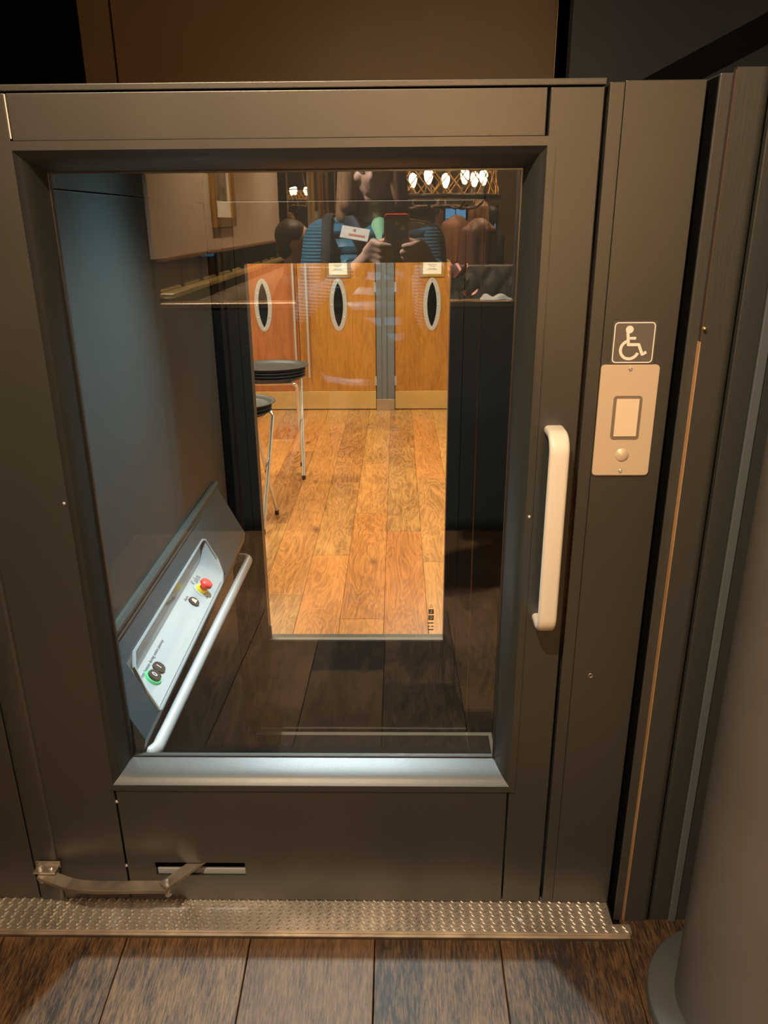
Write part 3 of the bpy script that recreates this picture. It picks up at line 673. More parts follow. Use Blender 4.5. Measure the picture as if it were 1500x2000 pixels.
def disc(mb, c, r, h0, h1, seg=28, r1=None, rx=1.0):
    r1 = r if r1 is None else r1
    A = [c + DN * h0 + Vector((0, 1, 0)) * (r * math.cos(2 * PI * i / seg)) + DD * (r * rx * math.sin(2 * PI * i / seg)) for i in range(seg)]
    B = [c + DN * h1 + Vector((0, 1, 0)) * (r1 * math.cos(2 * PI * i / seg)) + DD * (r1 * rx * math.sin(2 * PI * i / seg)) for i in range(seg)]
    mb.add(A + B, [(i, (i + 1) % seg, seg + (i + 1) % seg, seg + i) for i in range(seg)], True); mb.add(B, [tuple(range(seg))]); return mb
def dtext(s_, x, y, size, m, par, name='lettering', h=0.0006, ang=0.0):
    ex = Vector((0, 1, 0)) * math.cos(ang) + DD * math.sin(ang); ey = -DD * math.cos(ang) + Vector((0, 1, 0)) * math.sin(ang)
    return obj(name, text_mesh(s_, size, 0.0002).xform(frame_M(DP(x, y, h), ex, ey)), m, par)
b0, b1 = DP(-0.5290, 1.4420), DP(-0.5282, 1.4815)
ring = obj('lit_ring', disc(MB(), b0, 0.0200, 0.0, 0.0055, r1=0.0185), GREEN, cp, label='glowing green ring around button 0')
for c, s_, h in ((b0, '0', 0.0055), (b1, '1', 0.0)):
    bt = obj('floor_button', disc(MB(), c, 0.0155, h, h + 0.005, r1=0.0148), BLKP, cp)
    ex, ey = Vector((0, 1, 0)), -DD
    obj('numeral', text_mesh(s_, 0.019, 0.0003).xform(frame_M(c + DN * (h + 0.0055) - Vector((0, 1, 0)) * 0.0055 - DD * 0.001, ex, ey)), WHT, bt)
al = obj('alarm_button', disc(MB(), DP(-0.5282, 1.799), 0.0155, 0, 0.005, r1=0.0145), BLKP, cp)
bl = [(-0.009, -0.005), (0.009, -0.005), (0.0065, -0.001), (0.0055, 0.005), (0.003, 0.0085), (-0.003, 0.0085), (-0.0055, 0.005), (-0.0065, -0.001)]
cB = DP(-0.5282, 1.799, 0.0056)
obj('bell_symbol', MB().add([cB + Vector((0, a, 0)) - DD * b for a, b in bl], [tuple(range(8))]), BELL, al, label='pale yellow bell symbol')
es = obj('stop_collar', disc(MB(), DP(-0.5262, 1.872), 0.024, 0, 0.0015), CONSOLE, cp)
obj('stop_base', disc(MB(), DP(-0.5262, 1.872), 0.0165, 0.001, 0.010, r1=0.0155), YEL, cp, label='yellow stop button base')
st = MB(); disc(st, DP(-0.5262, 1.872), 0.0095, 0.010, 0.018); disc(st, DP(-0.5262, 1.872), 0.0125, 0.018, 0.022, r1=0.0172); disc(st, DP(-0.5262, 1.872), 0.0172, 0.022, 0.030, r1=0.0165); disc(st, DP(-0.5262, 1.872), 0.0165, 0.030, 0.0325, r1=0.0125)
obj('stop_button', st, RED, cp, label='red mushroom emergency stop button')
dtext('Press button during entire journey', -0.5455, 1.415, 0.0118, INK, cp)
dtext('Alarm', -0.5446, 1.779, 0.0115, INK, cp)
dtext('STOP', -0.5085, 1.850, 0.0085, INK, cp)
dtext('Kalea', -0.5460, 1.872, 0.026, INK, cp)
obj('indicator_dot', disc(MB(), DP(-0.5262, 1.915), 0.0022, 0, 0.001, 12), BLKP, cp)
# handrail
hr = thing('cabin_handrail', 'pale grey handrail running along the lift cabin under the control console', 'handrail', tuple(W(-0.49, 1.8, -1.02)))
A_, B_ = W(-0.490, 1.298, -1.003), W(-0.490, 2.36, -1.044)
rpth = [W(-0.519, 1.291, -1.003), W(-0.508, 1.2915, -1.003)]
d_ = (B_ - A_).normalized()
rpth += [W(-0.499, 1.2935, -1.0032), A_ + d_ * 0.012, A_ + d_ * 0.03]
for i in range(1, 12): rpth.append(A_.lerp(B_, i / 12))
rpth += [B_ - d_ * 0.028]
for i in range(1, 6):
    a = PI / 2 * i / 5; rpth.append(B_ - d_ * 0.028 + d_ * 0.028 * math.sin(a) + Vector((-0.028 + 0.028 * math.cos(a), 0, 0)))
rpth += [W(-0.537, 2.36, -1.044)]
obj('rail', MB().tube(rpth, 0.0165, 20, ry=0.0125), RAILM, hr)
for p in (W(-0.5190, 1.291, -1.003), W(-0.5375, 2.3615, -1.044)):
    obj('wall_rose', MB().lathe([(0.019, 0.0), (0.019, 0.004), (0.017, 0.007)], p, 'X', 20), RAILM, hr)

# ---------------------------------------------------------------- lower door of the shaft, with its own tall window
YD = 2.67 - DC
k2 = 2.67
wx0, wx1, wz0, wz1 = -0.1875 * k2, 0.0665 * k2, -0.5740 * k2 + HC, -0.0475 * k2 + HC
ld = thing('lower_lift_door', 'charcoal full-height lower lift door with a tall narrow window', 'door', (-0.14, YD, ZP))
lx0_, lx1_ = -0.568, 0.2775
obj('leaf', MB().ring([(lx0_, ZP + 0.012), (lx1_, ZP + 0.012), (lx1_, 0.06 + HC), (lx0_, 0.06 + HC)], [(wx0, wz0), (wx1, wz0), (wx1, wz1), (wx0, wz1)], YD, YD + 0.05), PAINT2, ld)
for sx in (lx0_ + 0.035, lx1_ - 0.055): obj('seam', MB().box(sx, sx + 0.002, YD - 0.0006, YD, ZP + 0.015, 0.055 + HC), BLACK, ld)
bz = 0.018
obj('window_frame', MB().ring([(wx0 - bz, wz0 - bz), (wx1 + bz, wz0 - bz), (wx1 + bz, wz1 + bz), (wx0 - bz, wz1 + bz)], [(wx0, wz0), (wx1, wz0), (wx1, wz1), (wx0, wz1)], YD - 0.004, YD), PAINT2, ld)
obj('sill_bead', MB().box(wx0, wx1, YD + 0.001, YD + 0.02, wz0 - 0.001, wz0 + 0.0025), BEAD, ld)
pane2 = obj('glass_pane', MB().box(wx0 - 0.003, wx1 + 0.003, YD + 0.02, YD + 0.026, wz0 - 0.003, wz1 + 0.003), GLASS2, ld)
obj('corner_clip', MB().box(wx0 - 0.001, wx0 + 0.008, YD + 0.012, YD + 0.0198, wz0 + 0.002, wz0 + 0.055), BLKP, ld)
obj('bottom_seal', MB().box(lx0_, lx1_, YD - 0.004, YD, ZP + 0.008, ZP + 0.013), ALU, ld)
# small printed marks in the corner of that pane
def mk(px, pz, w_, h_, m, name='printed_mark'):
    return MB().box(px - w_ / 2, px + w_ / 2, YD + 0.0185, YD + 0.0195, pz - h_ / 2, pz + h_ / 2)
ST = mat('sticker_brown_black', (0.07, 0.05, 0.03), 0.5); STL = mat('sticker_light', (0.75, 0.62, 0.40), 0.5)
mx_ = 0.0488 * k2; mzs = (-0.5305, -0.5405)
for i, z in enumerate(mzs):
    sq = obj('square_pictogram', mk(mx_, z * k2 + HC, 0.0205, 0.0205, ST), ST, pane2)
    if i == 0: g = MB().ball((0, 0, 0), (0.0035, 0.0004, 0.0035), 12, 6).xform(Matrix.Translation((mx_ + 0.002, YD + 0.0184, z * k2 + HC + 0.004))).box(mx_ - 0.005, mx_ + 0.004, YD + 0.0181, YD + 0.0184, z * k2 + HC - 0.007, z * k2 + HC - 0.001)
    else: g = MB().ring([(mx_ + 0.0065 * math.cos(a * PI / 8), z * k2 + HC + 0.001 + 0.0065 * math.sin(a * PI / 8)) for a in range(16)], [(mx_ + 0.003 * math.cos(a * PI / 8), z * k2 + HC + 0.001 + 0.003 * math.sin(a * PI / 8)) for a in range(16)], YD + 0.018, YD + 0.0184)
    obj('figure_mark', g, STL, sq)
zt_ = -0.5215 * k2 + HC
obj('triangle_mark', MB().ring([(mx_ - 0.007, zt_ - 0.006), (mx_ + 0.007, zt_ - 0.006), (mx_, zt_ + 0.008)], [(mx_ - 0.0045, zt_ - 0.0045), (mx_ + 0.0045, zt_ - 0.0045), (mx_, zt_ + 0.005)], YD + 0.0185, YD + 0.0192), ST, pane2)
for i, z in enumerate((-0.5490, -0.5545, -0.5600)):
    obj('small_print', MB().box(mx_ - 0.011, mx_ + (0.009 if i != 1 else -0.004), YD + 0.0187, YD + 0.0192, z * k2 + HC - 0.0025, z * k2 + HC + 0.0022).box(mx_ + (0.0 if i == 1 else 0.0095), mx_ + 0.0105, YD + 0.0187, YD + 0.0192, z * k2 + HC - 0.002, z * k2 + HC + 0.002), ST, pane2)
wb = sroot('wall_back', (0, YD, ZP))
obj('left_jamb', MB().box(-0.585, lx0_ - 0.003, YD - 0.03, YD + 0.06, ZP, 0.3 + HC, 0.002), PAINT2, wb)
obj('right_jamb', MB().box(lx1_ + 0.004, 0.40, YD - 0.004, YD + 0.06, ZP, 0.3 + HC, 0.002), PAINT2, wb)
obj('head', MB().box(lx0_, lx1_ + 0.002, YD - 0.004, YD + 0.06, 0.064 + HC, 0.30 + HC, 0.002), PAINT2, wb)
obj('left_fill', MB().box(-2.4, -0.586, YD + 0.02, YD + 0.075, ZP, 0.34 + HC), PAINT2, wb)
obj('right_fill', MB().box(0.401, 2.0, YD + 0.02, YD + 0.075, ZP, 0.34 + HC), PAINT2, wb)
# bulkhead above and beyond the gate
bk = sroot('wall_bulkhead', (0, 2.75 - DC, 1.5))
obj('panel', MB().box(-0.872, 0.487, 2.75 - DC, 2.79 - DC, 0.28 + HC, 1.25 + HC, 0.001), BROWNP, bk)
obj('pilaster', MB().box(-0.974, -0.877, 2.745 - DC, 2.80 - DC, 0.28 + HC, 1.25 + HC, 0.002), BROWNP, bk)
obj('panel_edge', MB().box(0.4875, 0.4895, 2.748 - DC, 2.79 - DC, 0.28 + HC, 1.25 + HC), BRONZE, bk)
struct('wall_void', MB().box(-3.0, 3.0, 3.05 - DC, 3.09 - DC, 0.36 + HC, 2.2 + HC), BLACK)
# stair soffit and stringer on that side
sf = thing('stair_stringer', 'black sloping stair stringer under a slate soffit beyond the gate post', 'stair', tuple(W(0.75, 2.1, 0.35)))
def band(x0, z0, x1, z1, t0, t1, yc0, yc1):
    return MB().prism([(x0, z0 + HC), (x1, z1 + HC), (x1, z1 + t1 + HC), (x0, z0 + t0 + HC)], yc0 - DC, yc1 - DC)
obj('stringer', band(0.30, 0.105, 1.9, 0.885, 0.065, 0.075, 2.0, 2.06), BLACK, sf)
obj('soffit', MB().prism([(0.497, 0.20 + HC), (0.497, 1.2 + HC), (2.4, 1.2 + HC), (2.4, 0.2 + HC)], 2.55 - DC, 2.60 - DC), SOFFIT, sf)

# ================================================================ LOWER ROOM seen through the lower door
YW = 8.46 - DC
fl2 = sroot('floor_lower', (0, 4, ZP))
obj('sub_floor', MB().add([(-2.6, YD + 0.05, ZP - 0.016), (1.9, YD + 0.05, ZP - 0.016), (1.9, YW + 0.1, ZP - 0.016), (-2.6, YW + 0.1, ZP - 0.016)], [(0, 1, 2, 3)]), BLACK, fl2)
rnd = random.Random(11)
pw_ = 0.2285
cuts = {-1: (3.62, 5.2, 6.4), 0: (3.30, 4.85, 6.9), 1: (3.05, 4.35, 6.0), 2: (3.55, 4.15, 5.75, 7.2), -2: (2.95, 4.45, 5.9), -3: (3.9, 5.5), -4: (3.3, 5.0, 6.8)}
for k in range(-9, 7):
    xa = -0.071 + pw_ * k
    cs_ = list(cuts.get(k, (rnd.uniform(3.2, 4.2), rnd.uniform(5.0, 6.0), rnd.uniform(6.8, 7.4))))
    ys = [2.73] + cs_ + [8.47]
    for a, b in zip(ys[:-1], ys[1:]):
        plank(xa + 0.0008, xa + pw_ - 0.0008, a - DC + 0.0008, b - DC - 0.0008, ZP, OAKL, fl2)
struct('wall_lower_left', MB().box(-2.66, -2.6, YD + 0.08, YW + 0.2, ZP, 2.4), CREAM)
struct('wall_lower_right', MB().box(1.9, 1.96, YD + 0.08, YW + 0.2, ZP, 2.4), CREAM)
struct('ceiling_lower', MB().box(-2.66, 1.96, YD + 0.66, YW + 0.2, 2.2, 2.26), CREAM)
wlf = sroot('wall_lower_end', (0, YW + 0.06, ZP))
obj('backing', MB().box(-2.6, 1.9, YW + 0.10, YW + 0.16, ZP, 2.2), FRAMEG, wlf)
zdt = 0.08 + HC
obj('centre_post', MB().box(-0.221, -0.160, YW - 0.02, YW + 0.10, ZP, zdt, 0.003), FRAMEG, wlf)
obj('centre_post', MB().box(-0.160, -0.110, YW - 0.035, YW + 0.10, ZP, zdt, 0.003), FRAMEG, wlf)
obj('centre_post', MB().box(-0.110, -0.028, YW - 0.02, YW + 0.10, ZP, zdt, 0.003), FRAMEG, wlf)
obj('plinth_block', MB().box(-0.224, -0.026, YW - 0.040, YW - 0.0355, ZP, ZP + 0.125, 0.001), STEEL, wlf)
obj('door_head', MB().box(-2.6, 1.9, YW - 0.02, YW + 0.10, zdt, 2.2, 0.003), FRAMEG, wlf)
obj('side_post', MB().box(0.776, 1.9, YW - 0.02, YW + 0.10, ZP, zdt, 0.003), FRAMEG, wlf)
obj('side_post', MB().box(-2.6, -1.864, YW - 0.02, YW + 0.10, ZP, zdt, 0.003), FRAMEG, wlf)
def ves(w_, h_, cx, cz, cap=0.0, k=14):
    """pointed or round-ended oval outline"""
    p = []
    for i in range(4 * k):
        a = 2 * PI * i / (4 * k); c, s_ = math.cos(a), math.sin(a)
        e = 1.0 if cap else 1.5
        p.append((cx + w_ * (abs(c) ** e) * (1 if c > 0 else -1), cz + h_ * s_))
    return p
def door(nm, x0, x1, m, pcx, hinge=None, pull=None):
    d = sroot(nm, ((x0 + x1) / 2, YW, ZP))
    obj('leaf', MB().box(x0, x1, YW, YW + 0.045, ZP + 0.008, zdt - 0.004, 0.002), m, d)
    cz = -0.824 + HC; y0 = YW - 0.006
    fr_ = obj('porthole_frame', MB().ring(ves(0.092, 0.272, pcx, cz, 1), ves(0.050, 0.226, pcx, cz), y0, YW + 0.001), PSTEEL, d)
    obj('porthole_glass', MB().prism(ves(0.051, 0.228, pcx, cz), YW - 0.003, YW - 0.0005), PORT, d)
    for a, b in ((0, 0.249), (0, -0.249), (-0.060, 0.125), (0.060, 0.125), (-0.071, 0.0), (0.071, 0.0), (-0.060, -0.125), (0.060, -0.125)):
        obj('bolt', MB().lathe([(0, -0.007), (0.006, -0.0055), (0.0085, 0.0)], (pcx + a, y0, cz + b), 'Y', 10), CHROME, fr_)
    obj('kick_plate', MB().box(x0 + 0.002, x1 - 0.002, YW - 0.003, YW - 0.0002, ZP + 0.010, ZP + 0.205, 0.0008), BRASS, d)
    if pull:
        hz = (-0.425 + HC, -1.575 + HC) if True else None
        h_ = obj('pull_bar', MB().tube([(pull, YW - 0.055, -0.40 + HC), (pull, YW - 0.055, -1.58 + HC)], 0.0125, 14), ALU, d)
        for z in (-0.52, -1.46): obj('stand_off', MB().tube([(pull, YW, z + HC), (pull, YW - 0.055, z + HC)], 0.009, 10), ALU, h_)
    if hinge:
        for z in (-0.645, -1.63): obj('hinge', MB().tube([(hinge, YW - 0.006, z - 0.05 + HC), (hinge, YW - 0.006, z + 0.05 + HC)], 0.009, 10).box(hinge - 0.018, hinge + 0.018, YW - 0.004, YW - 0.001, z - 0.05 + HC, z + 0.05 + HC), ALU, d)
    return d
door('door_1', -1.860, -1.048, DOORR, -1.415, None, -1.084)
door('door_2', -1.042, -0.228, DOORW, -0.619, -0.226, -0.948)
door('door_3', -0.022, 0.776, DOORW, 0.369, -0.022, None)
for cx, lab in ((-0.612, 'gilt-framed certificate hung on the oak door with the long steel pull'), (0.366, 'gilt-framed certificate hung on the hinged oak door past the grey post')):
    cf = thing('framed_certificate', lab, 'certificate', (cx, YW - 0.001, -0.545 + HC), 'certificates on the oak doors')
    x0, x1, z0, z1 = cx - 0.124, cx + 0.124, -0.545 + HC, -0.545 + HC + 0.34
    q = [(x0, z0), (x1, z0), (x1, z1), (x0, z1)]
    ins = lambda g: [(x0 + g, z0 + g), (x1 - g, z0 + g), (x1 - g, z1 - g), (x0 + g, z1 - g)]
    obj('frame', MB().ring(q, ins(0.018), YW - 0.016, YW - 0.001).ring(ins(0.018), ins(0.028), YW - 0.010, YW - 0.001), GOLD, cf)
    pg = obj('page', MB().box(x0 + 0.027, x1 - 0.027, YW - 0.006, YW - 0.003, z0 + 0.027, z1 - 0.027), PAPER, cf)
    for i, (a, b) in enumerate(((0.05, 0.05), (0.035, 0.06), (0.03, 0.085), (0.045, 0.10), (0.05, 0.16), (0.03, 0.18), (0.04, 0.20))):
        obj('printed_line', MB().box(cx - a, cx + a, YW - 0.0066, YW - 0.0062, z0 + b + 0.02, z0 + b + 0.0245), INK, pg)
for x in (-0.295, -0.021):
    tag(obj('floor_socket', MB().box(x - 0.045, x + 0.045, 6.42 - 0.022, 6.42 + 0.022, ZP, ZP + 0.003, 0.001), STEEL, None, (x, 6.42, ZP)), 'small steel bolt plate in the floor before the ' + ('oak door with pull' if x < -0.1 else 'grey post'), 'floor plate', 'floor bolt plates')

# folding tray stands and the trays on them
def tray_stand(cx, cy, top, lab, ang, fw=0.17, fd=0.19):
    t = thing('tray_stand', lab, 'tray stand', (cx, cy, ZP), 'folding tray stands')
    M = Matrix.Translation((cx, cy, ZP)) @ Matrix.Rotation(ang, 4, 'Z')
    r = 0.0132
    for s_ in (-1, 1):                            # each leg frame: two legs joined by a bent top tube, crossing the other
        bw = 0.215 if s_ < 0 else 0.19
        for e in (-1, 1):
            A = Vector((e * bw, s_ * fd, 0.03)); Bt = Vector((e * bw, -s_ * fd * 0.78, top - 0.03))
            obj('leg', MB().tube([M @ A, M @ A.lerp(Bt, 0.5), M @ Bt, M @ (Bt + Vector((-e * 0.012, -s_ * 0.004, 0.022))), M @ (Bt + Vector((-e * 0.04, 0, 0.03)))], r, 10), CHROME, t)
            obj('foot', MB().tube([M @ Vector((e * bw, s_ * (fd + 0.0005), 0.0)), M @ Vector((e * bw, s_ * fd, 0.034))], 0.0152, 10), BLKP, t)
        obj('top_tube', MB().tube([M @ Vector((-bw + 0.04, -s_ * fd * 0.78, top)), M @ Vector((bw - 0.04, -s_ * fd * 0.78, top))], r, 10), CHROME, t)
    for e in (-0.12, 0.12):
        obj('strap', MB().sweep([M @ Vector((e, -fd * 0.80, top + 0.010)), M @ Vector((e, 0, top - 0.004)), M @ Vector((e, fd * 0.80, top + 0.010))], [(-0.02, -0.001), (0.02, -0.001), (0.02, 0.001), (-0.02, 0.001)], M.to_3x3() @ Vector((1, 0, 0))), STRAP, t)
    for e in (-1, 1): obj('hinge_pin', MB().tube([M @ Vector((e * 0.185, 0, top * 0.5)), M @ Vector((e * 0.22, 0, top * 0.5))], 0.006, 8), CHROME, t)
    return t
def tray(cx, cy, z, rx, ry, ang, lab, grp):
    ang = 0.1; t = MB(); pr = [(0.0, 0.004), (0.80, 0.004), (0.86, 0.010), (0.90, 0.020), (0.97, 0.026), (1.0, 0.027), (1.0, 0.022), (0.93, 0.018), (0.87, 0.002), (0.80, 0.0), (0.0, 0.0)]
    seg = 40; V = []; F = []
    for a, h in pr:
        for j in range(seg): th = 2 * PI * j / seg; V.append(Vector((a * rx * math.cos(th), a * ry * math.sin(th), h)))
    for i in range(len(pr) - 1):
        for j in range(seg): F.append((i * seg + j, i * seg + (j + 1) % seg, (i + 1) * seg + (j + 1) % seg, (i + 1) * seg + j))
    t.add(V, F, True); t.xform(Matrix.Translation((cx, cy, z)) @ Matrix.Rotation(ang, 4, 'Z'))
    return tag(obj('serving_tray', t, TRAYM, None, (cx, cy, z)), lab, 'tray', grp)
STA = dict(far=(-0.985, 6.05 - DC + 0.1, 0.775), near=(-1.075, 5.02 - DC, 0.755))
tray_stand(*STA['far'], 'chrome folding tray stand nearer the oak doors', math.radians(5))
tray_stand(*STA['near'], 'chrome folding tray stand nearer the lift, mostly hidden by the door edge', math.radians(-9))
ords = ['lowest', 'second from the bottom', 'second from the top', 'topmost']
for i in range(4):
    x, y, t = STA['far']; tray(x, y, ZP + t + 0.013 + 0.0235 * i + (0.010 if i == 3 else 0), 0.26 if i < 3 else 0.285, 0.235 if i < 3 else 0.25, 0.1 * i, 'black oval serving tray, %s on the stand nearer the oak doors' % ords[i], 'trays on the far stand')
for i in range(3):
    x, y, t = STA['near']; tray(x, y, ZP + t + 0.013 + 0.0235 * i + (0.010 if i == 2 else 0), 0.25 if i < 2 else 0.275, 0.225 if i < 2 else 0.24, 0.1 * i, 'black oval serving tray, %s on the stand nearer the lift' % ('lowest', 'middle', 'topmost')[i], 'trays on the near stand')
#PART2
# ================================================================ DINING ROOM behind the camera, seen mirrored in the gate glass
YF = 1.302 - 13.0                                   # far wall
fl3 = struct('floor_dining', MB().box(-3.2, 2.6, YF - 0.1, -1.4505, ZR - 0.05, ZR), wood('dining_floor_oak', (0.05, 0.025, 0.012), (0.22, 0.12, 0.05), 0.4, axis='Y', knots=False))
struct('ceiling', MB().box(-3.2, 2.6, YF - 0.1, 0.08, 3.0, 3.06), CEIL)
struct('wall_landing', MB().box(-1.36, -1.30, 1.302 - 3.56, 0.0, -0.3, 3.0), DARKWALL)
struct('wall_landing_return', MB().box(-1.36, -1.0895, 1.302 - 3.585, 1.302 - 3.565, -0.3, 3.0), DARKWALL)
wd = sroot('wall_dining', (-1.1, -4.0, ZR))
yw0, yw1 = 1.302 - 3.588, 1.302 - 7.55
obj('plaster', MB().box(-1.16, -1.070, yw1, yw0, -0.150 + HC, 3.0), TAUPE, wd)
obj('plaster', MB().box(-1.16, -1.072, yw1, yw0 - 0.03, ZR, -0.150 + HC), DARKWALL, wd)
obj('end_post', MB().box(-1.18, -1.055, 1.302 - 8.02, yw1 - 0.001, ZR, 3.0, 0.004), BLACK, wd)
obj('plaster', MB().box(-1.10, -1.070, YF, 1.302 - 10.27, ZR, 3.0), CREAM, wd)
obj('header', MB().box(-1.16, -1.070, 1.302 - 10.27, 1.302 - 8.02, 0.95 + HC, 3.0), DARKWALL, wd)
obj('apron', MB().box(-1.16, -1.072, 1.302 - 10.27, 1.302 - 8.02, ZR, -0.30 + HC), DARKWALL, wd)
WOODL = wood('ledge_walnut', (0.10, 0.045, 0.02), (0.26, 0.13, 0.06), 0.35, axis='Y', knots=False)
tr2 = sroot('trim_2', (-1.06, -4.0, -0.15 + HC))
obj('ledge', MB().box(-1.069, -1.035, yw1, yw0 - 0.02, -0.163 + HC, -0.145 + HC, 0.004), WOODL, tr2)
obj('brass_ledge', MB().box(-1.071, -1.005, yw1, yw0 - 0.03, -0.320 + HC, -0.298 + HC, 0.004), BRASS, tr2)
mr_ = thing('mirror_strip', 'long low smoked mirror strip with dark bars above the banquette', 'mirror', (-1.07, -4.0, -0.297 + HC))
y = yw0 - 0.035; i = 0
while y - 0.40 > yw1:
    obj('mirror_panel', MB().box(-1.0715, -1.068, y - 0.3765, y, -0.296 + HC, -0.165 + HC), MIRROR, mr_)
    obj('mullion', MB().box(-1.0715, -1.060, y - 0.399, y - 0.377, -0.296 + HC, -0.165 + HC), BLACK, mr_)
    y -= 0.40
obj('brass_upright', MB().box(-1.075, -1.045, 1.302 - 10.32, 1.302 - 10.272, -0.28 + HC, 3.0, 0.004), BRASS, wd)
obj('brass_upright', MB().box(-1.075, -1.045, 1.302 - 8.048, 1.302 - 8.021, -0.28 + HC, 3.0, 0.004), BRASS, wd)
for z in (-0.205, -0.262):
    obj('brass_rail', MB().tube([(-1.06, 1.302 - 8.05, z + HC), (-1.06, 1.302 - 10.27, z + HC)], 0.016, 12), BRASS, wd)
struct('wall_side_room', MB().box(-3.2, -3.14, YF, yw1, ZR, 3.0), DARKWALL)
struct('wall_side_room_end', MB().box(-3.14, -1.161, yw1 + 0.01, yw1 + 0.07, ZR, 3.0), DARKWALL)
wf = sroot('wall_far', (0, YF, ZR))
obj('plaster', MB().box(-3.2, 0.60, YF - 0.06, YF, ZR, 3.0), DARKWALL, wf)
obj('plaster', MB().box(0.60, 2.6, YF - 0.06, YF, ZR, 3.0), CREAM, wf)
struct('wall_dining_right', MB().box(2.6, 2.66, YF, 0.05, -0.4, 3.0), DARKWALL)
for i, (a, b) in enumerate(((0.757, 1.075), (1.385, 1.545))):
    wn = sroot('window_%d' % (i + 1), ((a + b) / 2, YF + 0.01, 1.0))
    obj('pane', MB().box(a, b, YF + 0.001, YF + 0.006, -0.50 + HC, 0.195 + HC), DAYL, wn)
    obj('frame', MB().ring([(a - 0.03, -0.53 + HC), (b + 0.03, -0.53 + HC), (b + 0.03, 0.225 + HC), (a - 0.03, 0.225 + HC)], [(a, -0.5 + HC), (b, -0.5 + HC), (b, 0.195 + HC), (a, 0.195 + HC)], YF, YF + 0.03), IRON, wn)
    obj('glazing_bar', MB().box((a + b) / 2 - 0.006, (a + b) / 2 + 0.006, YF + 0.006, YF + 0.014, -0.5 + HC, 0.195 + HC).box(a, b, YF + 0.006, YF + 0.014, 0.02 + HC, 0.032 + HC), IRON, wn)
dr = sroot('door_4', (-0.75, YF, ZR))
obj('leaf', MB().box(-0.94, -0.50, YF + 0.001, YF + 0.03, ZR + 0.01, 2.1), BLACK, dr)
obj('brass_edge', MB().box(-0.965, -0.945, YF + 0.001, YF + 0.04, ZR + 0.01, 2.1), BRASS, dr)
# half wall with bronze cap
hwv = 3.60
hw_ = thing('half_wall', 'dark navy half wall with a bronze cap rail behind the photographer', 'half wall', (-0.2, 1.302 - hwv, ZR))
obj('panelling', MB().box(-1.068, 0.53, 1.302 - hwv - 0.06, 1.302 - hwv, ZR, -0.362 + HC), NAVY, hw_)
obj('cap_rail', MB().box(-1.068, 0.53, 1.302 - hwv - 0.09, 1.302 - hwv + 0.012, -0.361 + HC, -0.337 + HC, 0.006), BRONZE, hw_)
pt = thing('end_pillar', 'dark pillar at the open end of the half wall', 'pillar', (0.7, 1.302 - hwv, ZR))
obj('shaft', MB().box(0.531, 0.92, 1.302 - hwv - 0.14, 1.302 - hwv + 0.02, ZR, 2.999, 0.004), DARKWALL, pt)
obj('bead', MB().box(0.535, 0.545, 1.302 - hwv + 0.0201, 1.302 - hwv + 0.026, ZR, 2.99), BRONZE, pt)
# seating
def tufted(x0, x1, z0, z1, y, d, nx, nz, face=1):
    """deep-buttoned back panel; buttons pulled in on a diamond grid, facing +y when face is 1"""
    NX, NZ = nx * 8, nz * 8; V = []; F = []
    for j in range(NZ + 1):
        for i in range(NX + 1):
            u, v = i / 8, j / 8
            a, b = (u + v) % 1.0, (u - v) % 1.0
            da, db = min(a, 1 - a) * 2, min(b, 1 - b) * 2
            h = (1 - (1 - da) ** 3) * (1 - (1 - db) ** 3)
            e = min(1, 5 * min(i / NX, 1 - i / NX, j / NZ, 1 - j / NZ) + 0.15)
            V.append((x0 + (x1 - x0) * i / NX, y + face * d * h ** 0.5 * e, z0 + (z1 - z0) * j / NZ))
    for j in range(NZ):
        for i in range(NX): k = j * (NX + 1) + i; F.append((k, k + 1, k + NX + 2, k + NX + 1))
    return MB().add(V, F, True)
bq = thing('button_back_booth', 'olive-brown button-back booth bench beyond the half wall', 'booth', (0.35, 1.302 - 4.55, ZR))
obj('plinth', MB().box(0.02, 1.05, 1.302 - 5.12, 1.302 - 4.52, ZR, ZR + 0.15), BLACK, bq)
obj('seat_cushion', MB().box(0.02, 1.05, 1.302 - 5.15, 1.302 - 4.60, ZR + 0.15, ZR + 0.44, 0.04), UPH, bq)
obj('back_board', MB().box(0.02, 1.05, 1.302 - 4.60, 1.302 - 4.51, ZR + 0.2, -0.232 + HC, 0.02), UPH, bq)
obj('tufted_back', tufted(0.03, 1.04, -0.60 + HC, -0.24 + HC, 1.302 - 4.51, 0.035, 8, 2), UPH, bq)
bk2 = thing('banquette', 'olive-brown channel-back banquette along the taupe wall', 'banquette', (-0.85, -3.9, ZR))
obj('seat_cushion', MB().box(-1.02, -0.56, yw1 + 0.05, 1.302 - 3.72, ZR + 0.16, ZR + 0.44, 0.05), UPH, bk2)
obj('plinth', MB().box(-1.02, -0.60, yw1 + 0.05, 1.302 - 3.72, ZR, ZR + 0.16), BLACK, bk2)
y = 1.302 - 3.73
while y - 0.22 > yw1:
    obj('back_channel', MB().capsule((-0.955, y - 0.105, ZR + 0.50), (-0.960, y - 0.105, -0.45 + HC), 0.105, 0.095, 12), UPH, bk2); y -= 0.19
